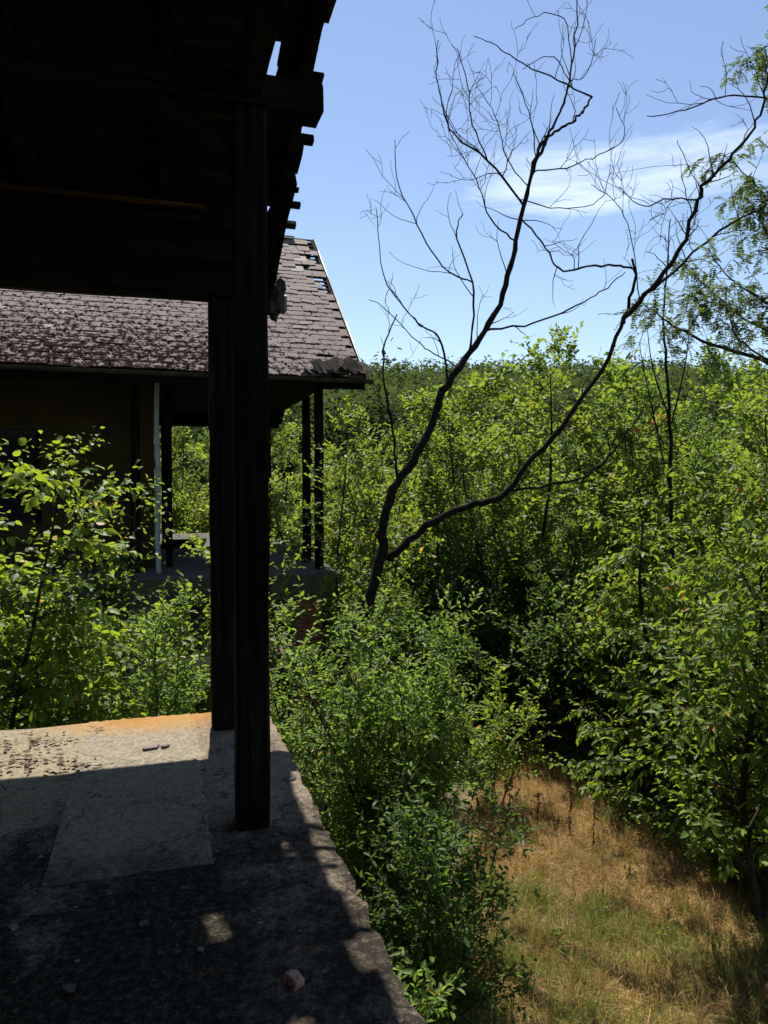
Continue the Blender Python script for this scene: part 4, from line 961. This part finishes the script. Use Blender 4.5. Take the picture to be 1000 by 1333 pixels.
# the locust tree leaning in from the right
def build_locust():
    rng = np.random.default_rng(41); b = gp(1120, 9.6)
    root = empty('locust_tree', b); tag(root, 'feathery-leaved locust tree reaching over the thicket against the sky', 'tree')
    def ln(px, z0, z1, r0, r1):
        pts = smooth_poly([P(x, y, z) for (x, y), z in zip(px, np.linspace(z0, z1, len(px)))], len(px) * 5); pts[1:-1] += rng.normal(0, 0.008, (len(pts) - 2, 3)); return pts, np.linspace(r0, r1, len(pts))
    tr = ln([(1120, 1078), (1115, 900), (1100, 700), (1090, 520), (1075, 380), (1060, 200), (1040, 40), (1030, -80)], 9.6, 9.2, 0.09, 0.02)
    main = [ln(*a) for a in [([(1090, 520), (1000, 472), (930, 450), (880, 425), (835, 395)], 9.6, 9.0, 0.034, 0.006),
            ([(1080, 430), (1010, 400), (960, 370), (930, 340)], 9.5, 9.0, 0.024, 0.005), ([(1065, 300), (1010, 270), (975, 230), (940, 200)], 9.4, 9.6, 0.02, 0.004),
            ([(1085, 480), (1020, 440), (970, 415), (915, 370), (880, 330)], 9.6, 10.1, 0.022, 0.004), ([(1050, 140), (1010, 110), (995, 60)], 9.3, 9.2, 0.015, 0.004),
            ([(1070, 350), (1020, 330), (990, 290), (960, 270)], 9.5, 9.9, 0.018, 0.004), ([(1010, 475), (960, 440), (945, 400), (900, 390)], 9.5, 9.3, 0.015, 0.004)]]
    polys = [(tr[0], tr[1], 8)] + [(p, r, 6) for p, r in main]; tw = []
    for p, r in main:
        k = len(p) // 3
        seg = p[k:]
        for _ in range(20):
            q = seg[rng.integers(0, len(seg))]; d = nrm(rng.normal(0, 1, 3) * np.array([1, 1, 0.7]) + np.array([-0.2, 0, 0.1])); L = rng.uniform(0.25, 0.7); ps = [q]
            for j in range(5):
                d = nrm(d + rng.normal(0, 0.15, 3) + np.array([0, 0, -0.05])); q = q + d * L / 5; ps.append(q)
            tw.append((np.array(ps), np.linspace(0.005, 0.002, 6), 3))
    PS, AX, NO = [], [], []
    rach = []
    for ps, _, _ in tw:
        for _ in range(rng.integers(5, 10)):
            i = rng.integers(1, 6); q = ps[i]; d = nrm(rng.normal(0, 1, 3) + nrm(ps[5] - ps[0]) * 0.8 + np.array([0, 0, -0.35])); L = rng.uniform(0.13, 0.24)
            cv = [q]
            for j in range(4): d = nrm(d + np.array([0, 0, -0.16])); q = q + d * L / 4; cv.append(q)
            cv = np.array(cv); rach.append((cv, np.full(5, 0.0013), 3))
            h = np.cross(d, [0, 0, 1.0]); h = nrm(h + 1e-6); up = nrm(np.cross(h, d) + rng.normal(0, 0.3, 3))
            for j in range(7):
                t = 0.5 + j * 0.55; k = min(int(t), 3); pq = cv[k] + (cv[k + 1] - cv[k]) * (t - k)
                for sg in (1, -1):
                    PS.append(pq); AX.append(nrm(h * sg + d * 0.35 + rng.normal(0, 0.15, 3))); NO.append(up + rng.normal(0, 0.25, 3))
    PS, AX, NO = map(np.array, (PS, AX, NO)); NO = NO - (NO * AX).sum(1)[:, None] * AX; NO /= np.linalg.norm(NO, axis=1)[:, None]
    V, F = tubes(polys); link('trunk', fast_mesh('trunk', V - b, [F], BARK, True), root)
    V, F = tubes(tw + rach); tag(link('twigs', fast_mesh('twigs', V - b, [F], BARK, True), root), kind='stuff')
    LV, LF, _, _ = leaves(rng, (PS, AX, NO), 0.040, 0.5, T_OVAL, 0.25); tag(link('foliage', fast_mesh('foliage', LV - b, LF, L_LOCUST), root), kind='stuff')
build_locust()

# ------------------------------------------------------------------ grass, stalks and litter
def blades(rng, XY, hmin, hmax, w, lean, z=0.0):
    n = len(XY); h = rng.uniform(hmin, hmax, n); a = rng.uniform(0, 6.28, n); l = np.abs(rng.normal(0, lean, n)) + 0.05; la = rng.uniform(0, 6.28, n)
    b = np.stack([XY[:, 0], XY[:, 1], np.full(n, z)], 1); s = np.stack([np.cos(a), np.sin(a), 0 * a], 1) * (w * rng.uniform(0.6, 1.3, n))[:, None]
    ld = np.stack([np.cos(la), np.sin(la), 0 * la], 1)
    q1 = b + ld * (h * l * 0.3)[:, None] + np.array([0, 0, 1.0]) * (h * 0.55 / np.sqrt(1 + 0.3 * l * l))[:, None]
    q2 = b + ld * (h * l)[:, None] + np.array([0, 0, 1.0]) * (h / np.sqrt(1 + l * l))[:, None]
    V = np.stack([b - s, b + s, q1 + s * 0.75, q1 - s * 0.75, q2], 1).reshape(-1, 3); off = np.arange(n) * 5
    return V, [(np.array([[0, 1, 2, 3]])[None] + off[:, None, None]).reshape(-1, 4), (np.array([[3, 2, 4]])[None] + off[:, None, None]).reshape(-1, 3)]
def vnoise(x, y, s, seed):
    return (np.sin(x * s + seed) * np.cos(y * s * 1.13 + seed * 2.1) + 0.6 * np.sin(x * s * 2.3 + y * s * 1.7 + seed * 0.7) + 0.4 * np.cos(y * s * 4.1 - x * s * 3.3 + seed)) / 2
def build_grass():
    rng = np.random.default_rng(51); lo, hi = CLEAR.min(0), CLEAR.max(0)
    XY = rng.uniform(lo - 0.2, hi + 0.2, (170000, 2)); XY = XY[in_poly(XY, CLEAR)]
    f = XY[:, 1] * 0.9563 + XY[:, 0] * 0.2924
    den = vnoise(XY[:, 0], XY[:, 1], 2.1, 1.0)
    green = (vnoise(XY[:, 0], XY[:, 1], 1.7, 4.2) + 0.55 * (8.9 - f) / 1.4 + rng.normal(0, 0.25, len(XY))) > 0.75
    dry = XY[(~green | (rng.random(len(XY)) < 0.5)) & (rng.random(len(XY)) < 0.75)]; k = rng.random(len(dry)) < 0.4
    m = [blades(rng, dry[k], 0.06, 0.22, 0.0028, 0.7), blades(rng, dry[~k], 0.05, 0.24, 0.0032, 3.2)]
    for c in XY[rng.integers(0, len(XY), 230)]:
        n = rng.integers(12, 40); m.append(blades(rng, c + rng.normal(0, rng.uniform(0.02, 0.06), (n, 2)), 0.12, rng.uniform(0.22, 0.46), 0.003, rng.uniform(0.4, 1.0)))
    V, F = cat(m); tag(link('dry_grass', fast_mesh('dry_grass', V, F, L_DRYGRASS)), 'flattened straw-coloured dry grass in the clearing', 'grass', kind='stuff')
    gr = XY[green & (den > -0.1)]; gr = gr[rng.random(len(gr)) < 0.45]
    cen = XY[rng.integers(0, len(XY), 900)]; fc = cen[:, 1] * 0.9563 + cen[:, 0] * 0.2924
    cen = cen[(vnoise(cen[:, 0], cen[:, 1], 1.7, 4.2) + 0.45 * (9.2 - fc) / 1.4 + rng.normal(0, 0.35, len(cen))) > 0.45]
    tu = [blades(rng, gr, 0.05, 0.2, 0.003, 0.9)]
    for c in cen:
        n = rng.integers(25, 80); r = rng.uniform(0.03, 0.10); xy = c + rng.normal(0, r, (n, 2)); tu.append(blades(rng, xy, 0.08, rng.uniform(0.18, 0.36), 0.0034, rng.uniform(0.6, 1.3)))
    V, F = cat(tu)
    tag(link('green_grass', fast_mesh('green_grass', V, F, L_GRASS)), 'green grass tufts at the lower end of the clearing', 'grass', kind='stuff')
    # low weeds and nettles round the rim of the clearing
    e = []
    for i in range(len(CLEAR) - 6):
        a, b = CLEAR[i], CLEAR[i + 1]; t = rng.random(900)[:, None]; e.append(a + (b - a) * t + rng.normal(0, 0.22, (900, 2)))
    e = np.concatenate(e); n = len(e)
    PS = np.stack([e[:, 0], e[:, 1], rng.uniform(0.02, 0.35, n) ** 1.0], 1); AX = rng.normal(0, 1, (n, 3)) * np.array([1, 1, 0.4]); AX /= np.linalg.norm(AX, axis=1)[:, None]
    NO = np.tile([0, 0, 1.0], (n, 1)) + rng.normal(0, 0.4, (n, 3)); NO = NO - (NO * AX).sum(1)[:, None] * AX; NO /= np.linalg.norm(NO, axis=1)[:, None]
    V, F, _, _ = leaves(rng, (PS, AX, NO), 0.06, 0.55, T_DIAMOND); tag(link('ground_weeds', fast_mesh('ground_weeds', V, F, L_WOOD_A)), 'low leafy weeds along the rim of the clearing', 'weeds', kind='stuff')
build_grass()
def build_forest_litter():
    rng = np.random.default_rng(53); lo, hi = CLEAR.min(0), CLEAR.max(0)
    XY = rng.uniform(lo, hi, (9000, 2)); XY = XY[in_poly(XY, CLEAR)]; XY = XY[vnoise(XY[:, 0], XY[:, 1], 2.9, 2.2) > -0.05]; n = len(XY)
    PS = np.stack([XY[:, 0], XY[:, 1], rng.uniform(0.02, 0.07, n)], 1); a = rng.uniform(0, 6.28, n); AX = np.stack([np.cos(a), np.sin(a), rng.normal(0, 0.3, n)], 1); AX /= np.linalg.norm(AX, axis=1)[:, None]
    NO = np.tile([0, 0, 1.0], (n, 1)) + rng.normal(0, 0.5, (n, 3)); NO -= (NO * AX).sum(1)[:, None] * AX; NO /= np.linalg.norm(NO, axis=1)[:, None]
    V, F, _, _ = leaves(rng, (PS, AX, NO), 0.05, 0.5, T_OVAL); tag(link('fallen_leaves', fast_mesh('fallen_leaves', V, F, L_DEADLEAF)), 'brown fallen leaves caught in the dry grass', 'leaves', kind='stuff')
    tw = []
    for k in range(170):
        p = np.array([*XY[rng.integers(0, n)], 0.04]); d = rng.uniform(0, 6.28); L = rng.uniform(0.12, 0.5); ps = [p]
        for j in range(4): d += rng.normal(0, 0.25); p = p + np.array([math.cos(d), math.sin(d), rng.normal(0, 0.12)]) * L / 4; ps.append(p)
        tw.append((np.array(ps), np.linspace(0.005, 0.002, 5), 4))
    V, F = tubes(tw); tag(link('fallen_twigs', fast_mesh('fallen_twigs', V, [F], STALK, True)), 'dry twigs strewn over the straw ground', 'twigs', kind='stuff')
    # small leafy weeds rooted in the clearing
    lab = 'small leafy weed sprouting from the dry grass'
    for k, (x, y, h) in enumerate([(640, 1150, 0.3), (655, 1200, 0.35), (700, 1180, 0.22), (730, 1240, 0.28), (820, 1150, 0.2), (780, 1190, 0.22), (860, 1230, 0.25), (650, 1260, 0.4), (930, 1250, 0.25), (690, 1300, 0.3)]):
        b = G(x, y); root = empty('weed', b); tag(root, lab, 'weed', 'small weeds rooted in the clearing'); polys, lf = [], []
        for q in range(3): grow(rng, np.array([rng.normal(0, 0.02), rng.normal(0, 0.02), -0.01]), nrm(np.array([rng.normal(0, 0.4), rng.normal(0, 0.4), 1])), h, 0.004, 0, [dict(seg=5, jit=0.12, up=0.05, ns=4, leaf=1, l0=0.15)], polys, lf)
        V, F = tubes(polys); link('stem', fast_mesh('stem', V, [F], STALK, True), root)
        V, F, _, _ = leaves(rng, leaf_sites(rng, lf, 0.022), 0.055, 0.5, T_OVAL); tag(link('foliage', fast_mesh('foliage', V, F, L_WOOD_A), root), kind='stuff')
build_forest_litter()
def build_stalks():
    rng = np.random.default_rng(61)
    lab = ['short dry weed stalk standing in the straw, leafless', 'tall dark weed stalk standing in the straw beside a shorter one', 'dry weed stalk with withered leaves near the hanging tree', 'thin weed stalk beside the tall shrub']
    for k, (x, y, h) in enumerate([(742, 1092, 0.62), (772, 1112, 0.78), (698, 1078, 0.5), (660, 1062, 0.6)]):
        b = G(x, y); root = empty('weed_stalk', b); tag(root, lab[k], 'weed')
        pts = np.array([(rng.normal(0, 0.008) + 0.02 * t * k, rng.normal(0, 0.008), h * t - 0.02) for t in np.linspace(0, 1, 9)]); polys = [(pts, np.linspace(0.008, 0.003, 9), 5)]
        for j in range(14):
            i = rng.integers(2, 9); d = nrm(rng.normal(0, 1, 3) + np.array([0, 0, 1.2])); polys.append((np.array([pts[i], pts[i] + d * 0.05, pts[i] + d * 0.08 + [0, 0, 0.03]]), np.array([0.003, 0.003, 0.002]), 3))
        V, F = tubes(polys); link('stem', fast_mesh('stem', V, [F], STALK, True), root)
        PS = pts[rng.integers(1, 9, 26)] ; AX = rng.normal(0, 1, (26, 3)) + np.array([0, 0, -0.6]); AX /= np.linalg.norm(AX, axis=1)[:, None]; NO = rng.normal(0, 1, (26, 3)); NO -= (NO * AX).sum(1)[:, None] * AX; NO /= np.linalg.norm(NO, axis=1)[:, None]
        V, F, _, _ = leaves(rng, (PS, AX, NO), 0.055, 0.4, T_OVAL); tag(link('withered_leaves', fast_mesh('withered_leaves', V, F, L_DEADLEAF if k != 3 else L_GRASS), root), kind='stuff')
build_stalks()
def shard(name, loc, s, t, mat, seed, rz, label, cat_='shard', group=None, tilt=0.0):
    rng = np.random.default_rng(seed); n = rng.integers(4, 7); a = np.sort(rng.uniform(0, 6.28, n)) if seed % 2 else np.linspace(0, 6.28, n, endpoint=False) + rng.normal(0, 0.25, n)
    r = rng.uniform(0.6, 1.0, n); out = [(math.cos(x) * q * s[0], math.sin(x) * q * s[1]) for x, q in zip(a, r)]
    m = len(out); V = [(x * 0.97, y * 0.97, t) for x, y in out] + [(x, y, 0) for x, y in out]
    F = [tuple(range(m)), tuple(range(m, 2 * m))[::-1]] + [(k, k + m, (k + 1) % m + m, (k + 1) % m) for k in range(m)]
    me = bpy.data.meshes.new(name); me.from_pydata(V, [], F); me.materials.append(mat)
    o = link(name, me); o.location = loc; o.rotation_euler = (tilt, 0, rz); tag(o, label, cat_, group); return o
def build_litter():
    rng = np.random.default_rng(71)
    def T(px, py, dz=0.012): p = G(px, py, TZ); return (p[0], p[1], TZ + dz)
    shard('tile_shard', T(199, 976), (0.085, 0.04), 0.011, SLATE_BIT, 3, 0.3, 'larger pink tile shard on the sunlit screed', tilt=0.03)
    shard('tile_shard', T(216, 974), (0.04, 0.033), 0.010, SLATE_BIT, 5, 1.2, 'small pointed pink tile shard beside the larger one', tilt=0.05)
    st = link('brick_fragment', box_mesh('brick_fragment', 0.042, 0.062, 0.034, REDBIT, 0.010, 2, 3, 0.0026, 4)); st.location = T(383, 1286, 0.024); st.rotation_euler = (0.1, 0.08, 0.5); tag(st, 'rounded reddish brick fragment on the shaded terrace', 'fragment')
    for k, (x, y, s) in enumerate([(378, 1017, 0.035), (374, 1049, 0.032)]):
        shard('stone_flake', T(x, y, 0.009), (s * 1.2, s), 0.008, STONE_BIT, 12 + k * 2, k, 'pale flat stone flake on the terrace edge strip', 'flake', 'pale flakes on the terrace edge strip')
    spots = [(18, 1210, .05), (187, 1206, .035), (240, 1160, .03), (262, 1240, .03), (330, 1190, .028), (283, 1010, .04), (372, 985, .03), (352, 1130, .025), (90, 1290, .03)]
    for k, (x, y, s) in enumerate(spots):
        s *= rng.uniform(0.45, 0.8)
        shard('stone_chip', T(x, y, 0.009), (s * rng.uniform(0.8, 1.6), s), 0.005, STONE_BIT if k % 3 else SLATE_BIT, 30 + k * 2, rng.uniform(0, 6), 'small flat stone chip scattered on the shaded terrace', 'chip', 'stone chips scattered on the terrace')
    # dead leaves and moss clots on the sunlit corner
    PS, AX, NO = [], [], []
    for k in range(150):
        c = [(28, 990, 26, 14), (75, 990, 34, 11), (95, 1000, 24, 10), (55, 965, 30, 8), (300, 1020, 15, 25)][k % 5 if k % 5 < 4 or k % 3 == 0 else 0]
        p = G(c[0] + rng.normal(0, c[2]), c[1] + rng.normal(0, c[3]), TZ)
        if p[1] > VE - 0.03: continue
        PS.append((p[0], p[1], TZ + 0.012 + rng.uniform(0, 0.006))); a = rng.uniform(0, 6.28); AX.append((math.cos(a), math.sin(a), rng.uniform(0, 0.25))); NO.append((rng.normal(0, 0.35), rng.normal(0, 0.35), 1))
    PS, AX, NO = map(np.array, (PS, AX, NO)); AX /= np.linalg.norm(AX, axis=1)[:, None]; NO = NO - (NO * AX).sum(1)[:, None] * AX; NO /= np.linalg.norm(NO, axis=1)[:, None]
    V, F, _, _ = leaves(rng, (PS, AX, NO), 0.034, 0.6, T_BROAD); tag(link('leaf_litter', fast_mesh('leaf_litter', V, F, L_DEADLEAF)), 'curled brown dead leaves strewn on the sunlit concrete', 'leaves', kind='stuff')
    # boards left lying on the porch floor and rubble under it
    root = empty('board_stack', (0.62, 20.0, TZ)); tag(root, 'low stack of dark boards lying on the porch floor', 'boards')
    for k in range(5):
        o = box('board', -0.55, 0.55, -0.1, 0.1, 0, 0.04, WOODX, root, 0.004); o.location = (0.02 * k, 0.05 * (k % 2), 0.022 + 0.043 * k); o.rotation_euler = (0, 0, rng.normal(0, 0.05))
    for k, (x, y) in enumerate([(228, 858), (246, 860), (262, 857)]):
        p = G(x, y, 1.7)
    return
build_litter()
def build_low_wall():
    o = box('garden_wall', -0.15, 0.75, 9.9, 10.15, -0.15, 2.36, RUBBLE, None, 0.02, 10, 0.012, 5)
    tag(o, 'low pale concrete wall in the gap between the two houses', 'wall')
build_low_wall()
